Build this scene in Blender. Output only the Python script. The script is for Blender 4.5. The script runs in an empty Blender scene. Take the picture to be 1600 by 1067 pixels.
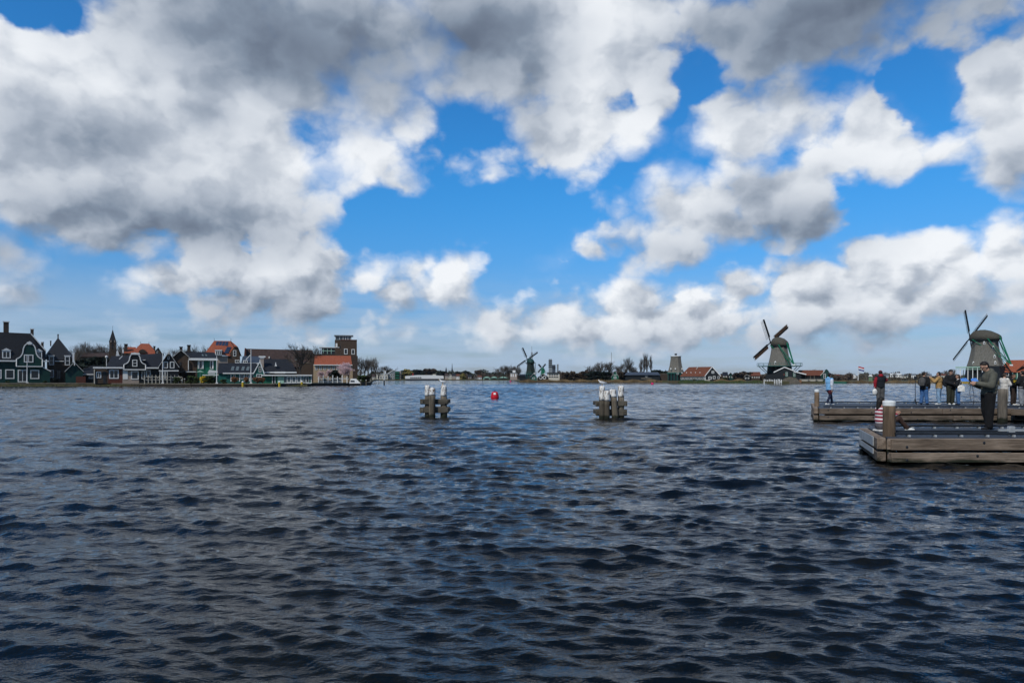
import bpy, bmesh, math, random
import numpy as np
from mathutils import Vector, Matrix

random.seed(7)
RNG = np.random.default_rng(11)
S = bpy.context.scene
C = S.collection
R = math.radians
PI = math.pi

# ------------------------------------------------------------------ camera
CAM_Z = 2.0
F = 1067.0            # focal length in photograph pixels (24 mm on 36 mm)
cam_d = bpy.data.cameras.new('camera')
cam = bpy.data.objects.new('camera', cam_d)
C.objects.link(cam)
cam.location = (0, 0, CAM_Z)
cam.rotation_euler = (R(90), 0, 0)
cam_d.sensor_width = 36
cam_d.lens = 24
cam_d.shift_y = (590 - 533.5) / 1600
cam_d.clip_start = 0.1
cam_d.clip_end = 6000
S.camera = cam

S.view_settings.view_transform = 'Standard'
S.view_settings.look = 'None'
S.view_settings.gamma = 1
S.view_settings.use_curve_mapping = False
S.view_settings.exposure = 0.0
S.cycles.max_bounces = 5
S.cycles.diffuse_bounces = 2
S.cycles.glossy_bounces = 3
S.cycles.transparent_max_bounces = 6
S.cycles.caustics_reflective = False
S.cycles.caustics_refractive = False
S.cycles.use_denoising = True
S.cycles.sample_clamp_direct = 1.6

# ------------------------------------------------------------------ sun
SUN_EL, SUN_AZ = 47, 214          # azimuth clockwise from +Y: behind the camera, to its left
sun_d = bpy.data.lights.new('sun', 'SUN')
sun_d.energy = 3.0
sun_d.angle = R(0.5)
sun_d.color = (1.0, 0.95, 0.87)
sun = bpy.data.objects.new('sun', sun_d)
C.objects.link(sun)
sv = Vector((math.sin(R(SUN_AZ)) * math.cos(R(SUN_EL)), math.cos(R(SUN_AZ)) * math.cos(R(SUN_EL)), math.sin(R(SUN_EL))))
sun.rotation_euler = sv.to_track_quat('Z', 'Y').to_euler()
sun.location = (0, -20, 60)

# ------------------------------------------------------------------ sky with cumulus clouds
world = bpy.data.worlds.new('World')
S.world = world
world.use_nodes = True
WT = world.node_tree
WT.nodes.clear()


class X:
    """a socket in a node tree, with arithmetic"""
    def __init__(s, nt, sock): s.nt, s.s = nt, sock
    def _m(s, op, *a, clamp=False):
        n = s.nt.nodes.new('ShaderNodeMath'); n.operation = op; n.use_clamp = clamp
        for i, v in enumerate((s,) + a):
            if isinstance(v, X): s.nt.links.new(v.s, n.inputs[i])
            else: n.inputs[i].default_value = v
        return X(s.nt, n.outputs[0])
    def __add__(s, o): return s._m('ADD', o)
    __radd__ = __add__
    def __sub__(s, o): return s._m('SUBTRACT', o)
    def __rsub__(s, o): return s._m('MULTIPLY_ADD', -1.0, o)
    def __mul__(s, o): return s._m('MULTIPLY', o)
    __rmul__ = __mul__
    def __truediv__(s, o): return s._m('DIVIDE', o)
    def max(s, o): return s._m('MAXIMUM', o)
    def min(s, o): return s._m('MINIMUM', o)
    def mad(s, a, b): return s._m('MULTIPLY_ADD', a, b)
    def f(s, op, *a): return s._m(op, *a)
    def step(s, a, b):
        n = s.nt.nodes.new('ShaderNodeMapRange'); n.interpolation_type = 'SMOOTHSTEP'
        s.nt.links.new(s.s, n.inputs['Value'])
        n.inputs['From Min'].default_value = a; n.inputs['From Max'].default_value = b
        return X(s.nt, n.outputs['Result'])


class V:
    """a vector socket"""
    def __init__(s, nt, sock): s.nt, s.s = nt, sock
    def _m(s, op, *a, out=0):
        n = s.nt.nodes.new('ShaderNodeVectorMath'); n.operation = op
        for i, v in enumerate((s,) + a):
            if isinstance(v, V): s.nt.links.new(v.s, n.inputs[i])
            elif op == 'SCALE' and i == 1: n.inputs['Scale'].default_value = v
            else: n.inputs[i].default_value = v
        return n.outputs[out]
    def __add__(s, o): return V(s.nt, s._m('ADD', o))
    def __sub__(s, o): return V(s.nt, s._m('SUBTRACT', o))
    def __mul__(s, o): return V(s.nt, s._m('MULTIPLY', o))
    def scale(s, k): return V(s.nt, s._m('SCALE', k))
    def length(s): return X(s.nt, s._m('LENGTH', out=1))


def noise(nt, vec, scale, detail=4, rough=0.5, col=False, dist=0.0):
    n = nt.nodes.new('ShaderNodeTexNoise')
    n.inputs['Scale'].default_value = scale; n.inputs['Detail'].default_value = detail
    n.inputs['Roughness'].default_value = rough; n.inputs['Distortion'].default_value = dist
    if vec is not None: nt.links.new(vec.s, n.inputs['Vector'])
    return V(nt, n.outputs['Color']) if col else X(nt, n.outputs['Fac'])


def voro(nt, vec, scale, detail=2, rough=0.5, smooth=0.6):
    n = nt.nodes.new('ShaderNodeTexVoronoi'); n.feature = 'F1'
    n.inputs['Scale'].default_value = scale; n.inputs['Detail'].default_value = detail
    n.inputs['Roughness'].default_value = rough
    nt.links.new(vec.s, n.inputs['Vector'])
    return X(nt, n.outputs['Distance'])


def mixc(nt, fac, a, b):
    n = nt.nodes.new('ShaderNodeMix'); n.data_type = 'RGBA'; n.clamp_factor = True
    if isinstance(fac, X): nt.links.new(fac.s, n.inputs[0])
    else: n.inputs[0].default_value = fac
    for v, i in ((a, 6), (b, 7)):
        if hasattr(v, 'is_linked'): nt.links.new(v, n.inputs[i])
        else: n.inputs[i].default_value = (*v, 1) if len(v) == 3 else v
    return n.outputs[2]


def azel(px, py):
    u, v = (px - 800) / F, (590 - py) / F
    return math.atan(u), math.atan(v / math.sqrt(1 + u * u))


def cloud_mask(p, blobs):
    """signed angular distance into the union of ellipses (az, el, radii)"""
    acc = None
    for (px, py, rx, ry) in blobs:
        a, e = azel(px, py)
        c = 1 / (1 + ((px - 800) / F) ** 2)
        ra, re = rx / F * c, ry / F * math.sqrt(c)
        L = ((p - (a, e, 0)) * (1 / ra, 1 / re, 0)).length()
        r = min(ra, re)
        sd = L.mad(-r, r)
        acc = sd if acc is None else acc.max(sd)
    return acc


CLOUDS = [(130, 74, 110, 60), (340, 90, 250, 125), (210, 235, 430, 165), (585, 165, 88, 62), (550, 245, 66, 66), (30, 150, 160, 120), (560, 40, 420, 105), (850, 50, 220, 130), (740, 105, 130, 74),
          (895, 195, 120, 72), (1000, 120, 66, 105), (635, 296, 50, 22), (700, 262, 48, 20), (405, 422, 178, 50), (250, 432, 110, 40), (385, 462, 110, 30),
          (10, 450, 110, 46), (-20, 380, 90, 60), (688, 468, 92, 46), (722, 436, 36, 40), (655, 430, 34, 30), (775, 507, 50, 34),
          (1055, 335, 112, 84), (1130, 352, 74, 52), (1040, 407, 46, 16), (1215, 200, 146, 90), (1230, 290, 125, 90), (1245, 345, 120, 44),
          (1345, 215, 84, 70), (1380, 250, 90, 52), (1460, 248, 100, 36), (1300, 22, 280, 96), (1600, 160, 108, 130), (1575, 260, 84, 56),
          (880, 488, 80, 46), (830, 500, 50, 34), (985, 482, 90, 56), (1085, 474, 84, 58), (1160, 448, 90, 56), (1240, 450, 70, 46), (1345, 425, 48, 66), (1430, 425, 80, 56), (1490, 400, 90, 62), (1560, 400, 80, 64), (1640, 400, 80, 60),
          (1350, 470, 330, 66), (1040, 500, 430, 48), (905, 393, 28, 14), (720, 522, 130, 14), (230, 505, 60, 10)]
SOFT_SHADES = [(130, 215, 250, 80), (470, 70, 380, 120), (330, 175, 130, 56), (740, 60, 200, 110), (840, 110, 70, 130), (1180, 310, 70, 60), (1600, 270, 80, 76), (20, 455, 90, 46), (1200, 520, 420, 24), (1260, 280, 70, 30), (1570, 455, 100, 30), (1290, 470, 90, 28)]
SHADES = [(270, 352, 260, 56), (-10, 385, 100, 52), (480, 60, 220, 60), (1310, 36, 280, 92),
          (1230, 356, 120, 40), (400, 484, 150, 36), (1068, 388, 70, 16), (1330, 532, 430, 24), (685, 500, 80, 10)]
HOLES = [(24, 4, 34, 12), (112, 40, 14, 8), (995, 150, 14, 12), (1300, 300, 14, 9), (1110, 105, 36, 22), (1440, 130, 40, 34), (600, 330, 30, 16), (1210, 262, 12, 6)]


def build_sky():
    nt = WT
    tc = nt.nodes.new('ShaderNodeTexCoord')
    d = V(nt, tc.outputs['Generated'])
    sep = nt.nodes.new('ShaderNodeSeparateXYZ'); nt.links.new(d.s, sep.inputs[0])
    dx, dy, dz = (X(nt, sep.outputs[i]) for i in range(3))
    az = dx.f('ARCTAN2', dy)
    el = dz.f('ARCSINE')
    cmb = nt.nodes.new('ShaderNodeCombineXYZ'); nt.links.new(az.s, cmb.inputs[0]); nt.links.new(el.s, cmb.inputs[1])
    p0 = V(nt, cmb.outputs[0])
    # the clouds' own billowing, finer towards the horizon where they are farther off
    d2 = d * (1.0, 1.0, 1.25)
    warp = noise(nt, d2, 5.0, 3, 0.5, col=True) - (0.5, 0.5, 0.5)
    warp2 = noise(nt, d2, 22.0, 4, 0.55, col=True) - (0.5, 0.5, 0.5)
    p = p0 + warp.scale(0.06) + warp2.scale(0.034)
    ps = p0 + warp.scale(0.035) + warp2.scale(0.016)
    q = d2 + warp2.scale(0.035)

    def billow(v):
        return (noise(nt, v, 6.0, 9, 0.57) - 0.5) * 1.0 + (0.46 - voro(nt, v, 11.0, 2.5, 0.5)) * 0.42
    n0 = billow(q)
    n1 = billow(q + (-0.016, -0.004, 0.026))
    emboss = n0 - n1
    inside = (az.f('ABSOLUTE').step(0.70, 0.95) .max(el.step(0.56, 0.75))) 
    big = noise(nt, d2 + BIG_OFF, 2.2, 3, 0.5)
    outer = (big - 0.51) * 0.7 + 0.02
    sd = cloud_mask(p, CLOUDS)
    hole = (cloud_mask(p, HOLES) + 0.02).max(0.0)
    sd = (sd.min(0.075) - hole * 1.5)
    sd = sd + (outer - sd) * inside
    sd = sd.min(0.085)
    # flattish streaks of far cloud low over the horizon
    D = sd * 17.0 + n0 * 1.9 + 0.50
    soft = noise(nt, d2 + (7.0, 2.0, 4.0), 4.0, 3, 0.5)
    D = D * (soft * 4.0 - 1.1).max(0.40).min(1.5)
    alpha = D.step(0.0, 0.52)
    veil = (sd * 9.0 + n0 * 1.2 + (soft - 0.5) * 2.4 + 0.28).step(0.0, 1.0) * 0.38
    alpha = alpha.max(veil)
    low = noise(nt, d * (3.0, 3.0, 22.0), 3.0, 5, 0.55)
    lowfac = el.step(0.17, 0.01) * low.step(0.26, 0.62) * 0.85
    shade_sd = cloud_mask(ps, SHADES).max(cloud_mask(ps, SOFT_SHADES) - 0.030)
    shade_out = (noise(nt, d2 + (3.1, 0.4, 1.7), 3.0, 3, 0.5) - 0.29) * 0.5
    shade_sd = shade_sd + (shade_out - shade_sd) * inside
    shade = (shade_sd * 10.0 + n0 * 0.30 - emboss * 0.45).step(-0.72, 0.85)
    low2 = noise(nt, d2, 3.5, 4, 0.55)
    # small shaded hollows between the billows, thicker cloud greyer
    hollow = (emboss * -3.4 + shade * 0.2).step(-0.45, 1.0) * 0.72
    sh = (shade * 0.86 + hollow * (0.38 - shade * 0.22 + el.step(0.27, 0.14) * 0.30) - el.step(0.27, 0.14) * 0.10 + (low2 - 0.5) * 0.36 + 0.03)
    cc = nt.nodes.new('ShaderNodeValToRGB')
    nt.links.new(sh.s, cc.inputs[0])
    r = cc.color_ramp
    r.elements[0].position = 0.0; r.elements[0].color = (0.90, 0.93, 0.97, 1)
    r.elements[1].position = 1.0; r.elements[1].color = (0.130, 0.165, 0.23, 1)
    for pos, c in ((0.2, (0.68, 0.725, 0.79)), (0.45, (0.44, 0.495, 0.58)), (0.75, (0.23, 0.285, 0.37))):
        e = r.elements.new(pos); e.color = (*c, 1)
    sky = nt.nodes.new('ShaderNodeTexSky'); sky.sky_type = 'NISHITA'
    sky.sun_disc = False
    sky.sun_elevation = R(SUN_EL); sky.sun_rotation = R(SUN_AZ)
    sky.altitude = 0; sky.air_density = 1.0; sky.dust_density = 0.6; sky.ozone_density = 2.0
    g = nt.nodes.new('ShaderNodeMix'); g.data_type = 'RGBA'; g.blend_type = 'MULTIPLY'; g.inputs[0].default_value = 1
    hs = nt.nodes.new('ShaderNodeHueSaturation'); hs.inputs['Saturation'].default_value = 1.15
    nt.links.new(sky.outputs[0], hs.inputs['Color'])
    tint = mixc(nt, el.step(0.0, 0.30), SKY_TINT_LOW, SKY_TINT)
    nt.links.new(hs.outputs[0], g.inputs[6]); nt.links.new(tint, g.inputs[7])
    col = g.outputs[2]
    k = SKY_K
    col = mixc(nt, lowfac, col, tuple(c / k for c in (0.40, 0.53, 0.70)))
    n = nt.nodes.new('ShaderNodeVectorMath'); n.operation = 'SCALE'
    nt.links.new(cc.outputs[0], n.inputs[0]); n.inputs['Scale'].default_value = 1 / k
    # distant cloud takes on the colour of the air in front of it
    far = el.step(0.065, 0.0) * 0.5
    ccol = mixc(nt, far, n.outputs[0], tuple(c / k for c in (0.33, 0.43, 0.58)))
    col = mixc(nt, alpha, col, ccol)
    bg = nt.nodes.new('ShaderNodeBackground'); bg.inputs['Strength'].default_value = k
    nt.links.new(col, bg.inputs['Color'])
    out = nt.nodes.new('ShaderNodeOutputWorld')
    nt.links.new(bg.outputs[0], out.inputs[0])


BIG_OFF = (0.0, 0.0, 0.0)
SKY_K = 0.1
SKY_TINT = (0.33, 1.06, 1.50, 1)
SKY_TINT_LOW = (0.55, 0.655, 0.98, 1)
NOWATER = False
build_sky()
world.cycles.sampling_method = 'MANUAL'
world.cycles.sample_map_resolution = 512

# ------------------------------------------------------------------ helpers
def M(name, col, rough=0.8, noise_amt=0.25, scale=6.0, bump=0.0, metal=0.0, spec=0.3, stretch=None, col2=None):
    """a procedural material: base colour broken by two octaves of noise, optional grain and relief"""
    m = bpy.data.materials.new(name); m.use_nodes = True
    nt = m.node_tree; b = nt.nodes['Principled BSDF']
    b.inputs['Roughness'].default_value = rough; b.inputs['Metallic'].default_value = metal
    b.inputs['Specular IOR Level'].default_value = spec
    tc = nt.nodes.new('ShaderNodeTexCoord')
    v = V(nt, tc.outputs['Object'])
    if stretch: v = v * stretch
    n = noise(nt, v, scale, 5, 0.62)
    if noise_amt > 0:
        c2 = col2 if col2 else tuple(c * (1 - noise_amt) for c in col)
        c1 = col if col2 else tuple(min(1, c * (1 + noise_amt * 0.6)) for c in col)
        o = mixc(nt, n.step(0.32, 0.68), c2, c1)
        nt.links.new(o, b.inputs['Base Color'])
    else:
        b.inputs['Base Color'].default_value = (*col, 1)
    if bump:
        bn = nt.nodes.new('ShaderNodeBump'); bn.inputs['Strength'].default_value = bump; bn.inputs['Distance'].default_value = 0.02
        nt.links.new(n.s, bn.inputs['Height']); nt.links.new(bn.outputs[0], b.inputs['Normal'])
    return m


def tag(o, label=None, cat=None, group=None, kind=None):
    if label: o['label'] = label
    if cat: o['category'] = cat
    if group: o['group'] = group
    if kind: o['kind'] = kind
    return o


def link_mesh(name, me, mat, parent=None):
    if mat is not None: me.materials.append(mat)
    o = bpy.data.objects.new(name, me); C.objects.link(o)
    if parent is not None: o.parent = parent
    return o


def pydata(name, verts, faces, mat, parent=None, smooth=False):
    me = bpy.data.meshes.new(name); me.from_pydata([tuple(v) for v in verts], [], faces); me.update()
    if smooth:
        me.polygons.foreach_set('use_smooth', [True] * len(me.polygons))
    return link_mesh(name, me, mat, parent)


# ------------------------------------------------------------------ the river: wind waves as real relief
def build_water():
    rs = [0.6]
    while rs[-1] < 200:
        rs.append(rs[-1] + min(max(rs[-1] * 0.0060, 0.018), 0.165))
    rs += [210, 225, 245, 270, 300, 340, 390, 460, 560, 700, 900, 1200, 1800, 2600, 3400]
    rs = np.array(rs, np.float32)
    core = np.linspace(-48, 48, 640)
    ang = np.radians(np.concatenate(([-100, -85, -72, -62, -55, -51, -49.2], core, [49.2, 51, 55, 62, 72, 85, 100]))).astype(np.float32)
    A, RR = np.meshgrid(ang, rs)
    x = (np.sin(A) * RR).astype(np.float32); y = (np.cos(A) * RR - 0.5).astype(np.float32)
    z = np.zeros_like(x); ox = np.zeros_like(x); oy = np.zeros_like(x)
    step = np.minimum(np.maximum(RR * 0.0060, 0.018), 0.165)
    lat = RR * np.radians(96 / 640)
    n = 130
    lam = np.exp(np.linspace(math.log(0.085), math.log(2.6), n))
    wind = R(78)
    gust = 0.85 + 0.3 * np.sin(x * 0.05 + 1.0 + 0.8 * np.sin(y * 0.045)) * np.sin(y * 0.07 + 0.6)
    Ls = lam * RNG.uniform(0.95, 1.05, n)
    slope = 0.040 * np.exp(-((np.log(Ls / 0.21)) / 0.80) ** 2) + 0.007 + 0.007 * np.exp(-((np.log(Ls / 1.0)) / 0.5) ** 2)
    cell = np.maximum(step, lat * 0.6)[:, 0]
    att_r = np.clip((Ls[None, :] / cell[:, None] - 1.9) / 1.6, 0, 1)              # ring by ring, what the mesh can carry
    lost = np.sqrt((slope ** 2).sum() / np.maximum((att_r ** 2 * slope[None, :] ** 2).sum(1), 1e-6))
    lost = np.clip(lost, 1, 2.4).astype(np.float32)[:, None]                       # the same roughness everywhere on the river
    for i in range(n):
        L = Ls[i]; k = 2 * PI / L
        th = wind + RNG.normal(0, 0.36 if L > 0.40 else 0.55)
        kx, ky = k * math.cos(th), k * math.sin(th)
        a = slope[i] / k
        ph = kx * x + ky * y + RNG.uniform(0, 2 * PI)
        s, c = np.sin(ph), np.cos(ph)
        w = a * att_r[:, i].astype(np.float32)[:, None] * lost * gust
        z += w * s
        q = 0.95 * w / np.maximum(lost * .8, 1)
        ox += q * c * math.cos(th); oy += q * c * math.sin(th)
    x = x + ox; y = y + oy
    nr, nc = x.shape
    co = np.stack([x, y, z], -1).reshape(-1, 3)
    idx = np.arange(nr * nc).reshape(nr, nc)
    f = np.stack([idx[:-1, :-1], idx[:-1, 1:], idx[1:, 1:], idx[1:, :-1]], -1).reshape(-1, 4)
    me = bpy.data.meshes.new('water')
    me.vertices.add(len(co)); me.vertices.foreach_set('co', co.ravel())
    me.loops.add(f.size); me.loops.foreach_set('vertex_index', f.ravel())
    me.polygons.add(len(f)); me.polygons.foreach_set('loop_start', np.arange(0, f.size, 4))
    me.polygons.foreach_set('use_smooth', np.ones(len(f), bool))
    me.update(); me.validate()
    m = bpy.data.materials.new('river_water'); m.use_nodes = True
    nt = m.node_tree; b = nt.nodes['Principled BSDF']
    b.inputs['Base Color'].default_value = (0.0025, 0.0035, 0.004, 1)
    b.inputs['Roughness'].default_value = 0.05
    b.inputs['IOR'].default_value = 1.333
    tc = nt.nodes.new('ShaderNodeTexCoord'); v = V(nt, tc.outputs['Object'])
    h = noise(nt, v * (0.7, 1.25, 1.0), 9.0, 4, 0.6) + noise(nt, v * (0.6, 1.3, 1.0), 1.6, 3, 0.5) * 3.0
    bn = nt.nodes.new('ShaderNodeBump'); bn.inputs['Strength'].default_value = 0.65; bn.inputs['Distance'].default_value = 0.03
    nt.links.new(h.s, bn.inputs['Height']); nt.links.new(bn.outputs[0], b.inputs['Normal'])
    o = link_mesh('water', me, m)
    tag(o, kind='structure')
    o['label'] = 'choppy dark blue river water with small wind waves'
    return o


if not NOWATER: build_water()
GZ = 0.7       # the banks stand this far above the water


class MB:
    """collects simple solids into one mesh"""
    def __init__(s): s.v, s.f = [], []
    def add(s, verts, faces):
        o = len(s.v); s.v += [tuple(p) for p in verts]; s.f += [tuple(i + o for i in q) for q in faces]; return s
    def box(s, x0, x1, y0, y1, z0, z1):
        return s.add([(x0, y0, z0), (x1, y0, z0), (x1, y1, z0), (x0, y1, z0), (x0, y0, z1), (x1, y0, z1), (x1, y1, z1), (x0, y1, z1)],
                     [(0, 3, 2, 1), (4, 5, 6, 7), (0, 1, 5, 4), (1, 2, 6, 5), (2, 3, 7, 6), (3, 0, 4, 7)])
    def prism(s, poly, y0, y1):
        """polygon in x,z pushed through y"""
        n = len(poly)
        a = sum(poly[i][0] * poly[(i + 1) % n][1] - poly[(i + 1) % n][0] * poly[i][1] for i in range(n))
        if a < 0: poly = poly[::-1]
        v = [(x, y0, z) for x, z in poly] + [(x, y1, z) for x, z in poly]
        return s.add(v, [tuple(range(n)), tuple(range(2 * n - 1, n - 1, -1))] + [(i, i + n, (i + 1) % n + n, (i + 1) % n) for i in range(n)])
    def slab(s, q, t):
        """a four-cornered sheet with thickness t along its normal"""
        p = [Vector(c) for c in q]
        n = (p[1] - p[0]).cross(p[3] - p[0]).normalized() * t
        return s.add([c - n for c in p] + list(p), [(3, 2, 1, 0), (4, 5, 6, 7), (0, 1, 5, 4), (1, 2, 6, 5), (2, 3, 7, 6), (3, 0, 4, 7)])
    def tube(s, p0, p1, r0, r1=None, n=8, cap=True):
        p0, p1 = Vector(p0), Vector(p1); r1 = r0 if r1 is None else r1
        d = (p1 - p0).normalized()
        a = d.orthogonal().normalized(); b = d.cross(a)
        v = []
        for p, r in ((p0, r0), (p1, r1)):
            for i in range(n):
                t = 2 * PI * i / n + PI / n
                v.append(p + (a * math.cos(t) + b * math.sin(t)) * r)
        f = [(i, (i + 1) % n, (i + 1) % n + n, i + n) for i in range(n)]
        if cap: f += [tuple(range(n - 1, -1, -1)), tuple(range(n, 2 * n))]
        return s.add(v, f)
    def bar(s, p0, p1, w, h, up=(0, 0, 1)):
        p0, p1 = Vector(p0), Vector(p1); d = (p1 - p0).normalized()
        a = d.cross(Vector(up))
        a = (d.orthogonal() if a.length < 1e-4 else a).normalized() * (w / 2); b = a.normalized().cross(d) * (h / 2)
        v = [p + i * a + j * b for p in (p0, p1) for i, j in ((-1, -1), (1, -1), (1, 1), (-1, 1))]
        return s.add(v, [(0, 1, 2, 3), (7, 6, 5, 4), (0, 4, 5, 1), (1, 5, 6, 2), (2, 6, 7, 3), (3, 7, 4, 0)])
    def lathe(s, prof, n=16, cx=0, cy=0, sy=1.0, rot=0.0):
        v = []; m = len(prof)
        for r, z in prof:
            for i in range(n):
                t = 2 * PI * i / n + rot
                v.append((cx + r * math.cos(t), cy + r * sy * math.sin(t), z))
        f = [(k * n + i, k * n + (i + 1) % n, (k + 1) * n + (i + 1) % n, (k + 1) * n + i) for k in range(m - 1) for i in range(n)]
        f += [tuple(range(n - 1, -1, -1)), tuple(range((m - 1) * n, m * n))]
        return s.add(v, f)
    def ball(s, c, r, n=8, m=6):
        rx, ry, rz = (r, r, r) if isinstance(r, (int, float)) else r
        v = [(c[0], c[1], c[2] - rz)]
        for k in range(1, m):
            p = -PI / 2 + PI * k / m
            v += [(c[0] + rx * math.cos(p) * math.cos(2 * PI * i / n), c[1] + ry * math.cos(p) * math.sin(2 * PI * i / n), c[2] + rz * math.sin(p)) for i in range(n)]
        v.append((c[0], c[1], c[2] + rz)); t = len(v) - 1
        f = [(0, 1 + (i + 1) % n, 1 + i) for i in range(n)]
        f += [(1 + k * n + i, 1 + k * n + (i + 1) % n, 1 + (k + 1) * n + (i + 1) % n, 1 + (k + 1) * n + i) for k in range(m - 2) for i in range(n)]
        f += [(t, 1 + (m - 2) * n + i, 1 + (m - 2) * n + (i + 1) % n) for i in range(n)]
        return s.add(v, f)
    def build(s, name, mat, parent=None, smooth=False, loc=None):
        o = pydata(name, s.v, s.f, mat, parent, smooth)
        if loc: o.location = loc
        return o


def bevel(o, w=0.01, seg=1):
    m = o.modifiers.new('bevel', 'BEVEL'); m.width = w; m.segments = seg; m.limit_method = 'ANGLE'
    return o


def at(px, Y, z=GZ):
    return ((px - 800) * Y / F, Y, z)


def thing(name, label, cat, loc, group=None, rz=0.0):
    o = bpy.data.objects.new(name, None); C.objects.link(o)
    o.location = loc; o.rotation_euler = (0, 0, rz); o.empty_display_size = 0.5
    return tag(o, label, cat, group)


def children_of(o): return [c for c in C.objects if c.parent == o]


def copy_tree(o, loc, label=None, rz=None, scale=None):
    c = o.copy(); C.objects.link(c); c.location = loc
    if label: c['label'] = label
    if rz is not None: c.rotation_euler = (0, 0, rz)
    if scale is not None: c.scale = scale if not isinstance(scale, (int, float)) else (scale,) * 3
    for ch in o.children:
        d = ch.copy(); C.objects.link(d); d.parent = c
        for g in ch.children:
            e = g.copy(); C.objects.link(e); e.parent = d
    return c


# ------------------------------------------------------------------ materials
MT = {}
def mat(k, *a, **kw):
    MT[k] = M(k, *a, **kw); return MT[k]

mat('white_paint', (0.72, 0.73, 0.72), 0.55, 0.10, 3.0)
mat('green_boards', (0.005, 0.040, 0.035), 0.6, 0.3, 1.5, stretch=(0.3, 0.3, 5.0))
mat('bright_green', (0.006, 0.115, 0.066), 0.55, 0.25, 1.5, stretch=(4, 4, 0.4))
mat('mill_beam', (0.008, 0.16, 0.085), 0.5, 0.2, 2.0)
mat('light_green', (0.33, 0.52, 0.42), 0.6, 0.15, 2.0)
mat('teal_green', (0.012, 0.105, 0.088), 0.6, 0.2, 2.0)
mat('black_boards', (0.007, 0.010, 0.013), 0.6, 0.35, 1.5, stretch=(0.3, 0.3, 6.0))
mat('slate', (0.011, 0.013, 0.018), 0.7, 0.35, 2.2, stretch=(1, 1, 3))
mat('slate_pale', (0.04, 0.055, 0.08), 0.6, 0.3, 1.2, stretch=(0.4, 1, 3))
mat('brown_brick', (0.070, 0.048, 0.034), 0.85, 0.35, 3.0, stretch=(1, 1, 3))
mat('dark_brick', (0.050, 0.036, 0.028), 0.85, 0.35, 3.0, stretch=(1, 1, 3))
mat('red_brick', (0.11, 0.035, 0.025), 0.85, 0.35, 3.0, stretch=(1, 1, 3))
mat('pale_brick', (0.34, 0.28, 0.24), 0.85, 0.2, 3.0, stretch=(1, 1, 3))
mat('cream_wall', (0.50, 0.47, 0.40), 0.8, 0.12, 1.2)
mat('orange_tile', (0.27, 0.072, 0.033), 0.75, 0.28, 1.8, stretch=(3, 1, 1))
mat('brown_tile', (0.135, 0.046, 0.024), 0.8, 0.3, 1.6, stretch=(3, 1, 1))
mat('dark_tile', (0.050, 0.030, 0.024), 0.8, 0.35, 1.0, stretch=(2, 1, 1))
mat('glass', (0.012, 0.015, 0.018), 0.08, 0.0, spec=0.5)
mat('glass_pale', (0.10, 0.13, 0.14), 0.12, 0.2, 2.0, spec=0.5)
mat('solar', (0.02, 0.035, 0.07), 0.25, 0.25, 2.0, spec=0.5)
mat('grey_metal', (0.22, 0.24, 0.25), 0.45, 0.2, 3.0, metal=0.3)
mat('dark_metal', (0.025, 0.027, 0.03), 0.5, 0.2, 3.0)
mat('yellow_paint', (0.55, 0.38, 0.03), 0.55, 0.2, 3.0)
mat('red_paint', (0.52, 0.008, 0.022), 0.42, 0.12, 4.0)
mat('pink_paint', (0.60, 0.02, 0.12), 0.45, 0.12, 4.0)
mat('thatch', (0.155, 0.146, 0.126), 0.95, 0.28, 1.6, bump=0.5, stretch=(2.5, 2.5, 0.6))
mat('thatch_cap', (0.072, 0.067, 0.053), 0.95, 0.3, 1.8, bump=0.5, stretch=(1, 1, 2.5))
mat('sail_cloth', (0.17, 0.085, 0.045), 0.9, 0.3, 1.5)
mat('bark', (0.040, 0.032, 0.026), 0.9, 0.3, 4.0)
mat('twig', (0.085, 0.070, 0.056), 0.9, 0.3, 0.6)
mat('twig_pale', (0.115, 0.098, 0.082), 0.9, 0.3, 0.6)
mat('evergreen', (0.007, 0.016, 0.010), 0.8, 0.5, 0.9)
mat('shrub_green', (0.055, 0.085, 0.025), 0.8, 0.5, 0.9)
mat('willow', (0.24, 0.20, 0.055), 0.85, 0.35, 0.6)
mat('forsythia', (0.60, 0.42, 0.02), 0.8, 0.3, 2.0)
mat('blossom', (0.62, 0.45, 0.47), 0.8, 0.25, 1.5)
mat('wood_far', (0.085, 0.080, 0.060), 0.95, 0.45, 0.05, col2=(0.125, 0.098, 0.072))
mat('hall_wall', (0.36, 0.27, 0.175), 0.85, 0.2, 3.0)
mat('mill_green', (0.013, 0.024, 0.020), 0.8, 0.3, 1.5, stretch=(3, 3, .4))
mat('wood_green', (0.045, 0.055, 0.040), 0.95, 0.45, 0.05)
mat('brush_brown', (0.080, 0.058, 0.042), 0.95, 0.45, 0.1)
mat('reed', (0.20, 0.14, 0.072), 0.9, 0.45, 0.35)
mat('rust_reed', (0.24, 0.115, 0.055), 0.9, 0.4, 1.0)
mat('ground_grass', (0.075, 0.085, 0.035), 0.95, 0.4, 0.15, col2=(0.10, 0.075, 0.045))
mat('quay_wood', (0.040, 0.033, 0.027), 0.9, 0.5, 1.2, stretch=(1, 1, 4))
mat('quay_cap', (0.13, 0.115, 0.09), 0.9, 0.35, 1.5)
mat('stone_paving', (0.16, 0.14, 0.115), 0.9, 0.3, 0.8)

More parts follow.
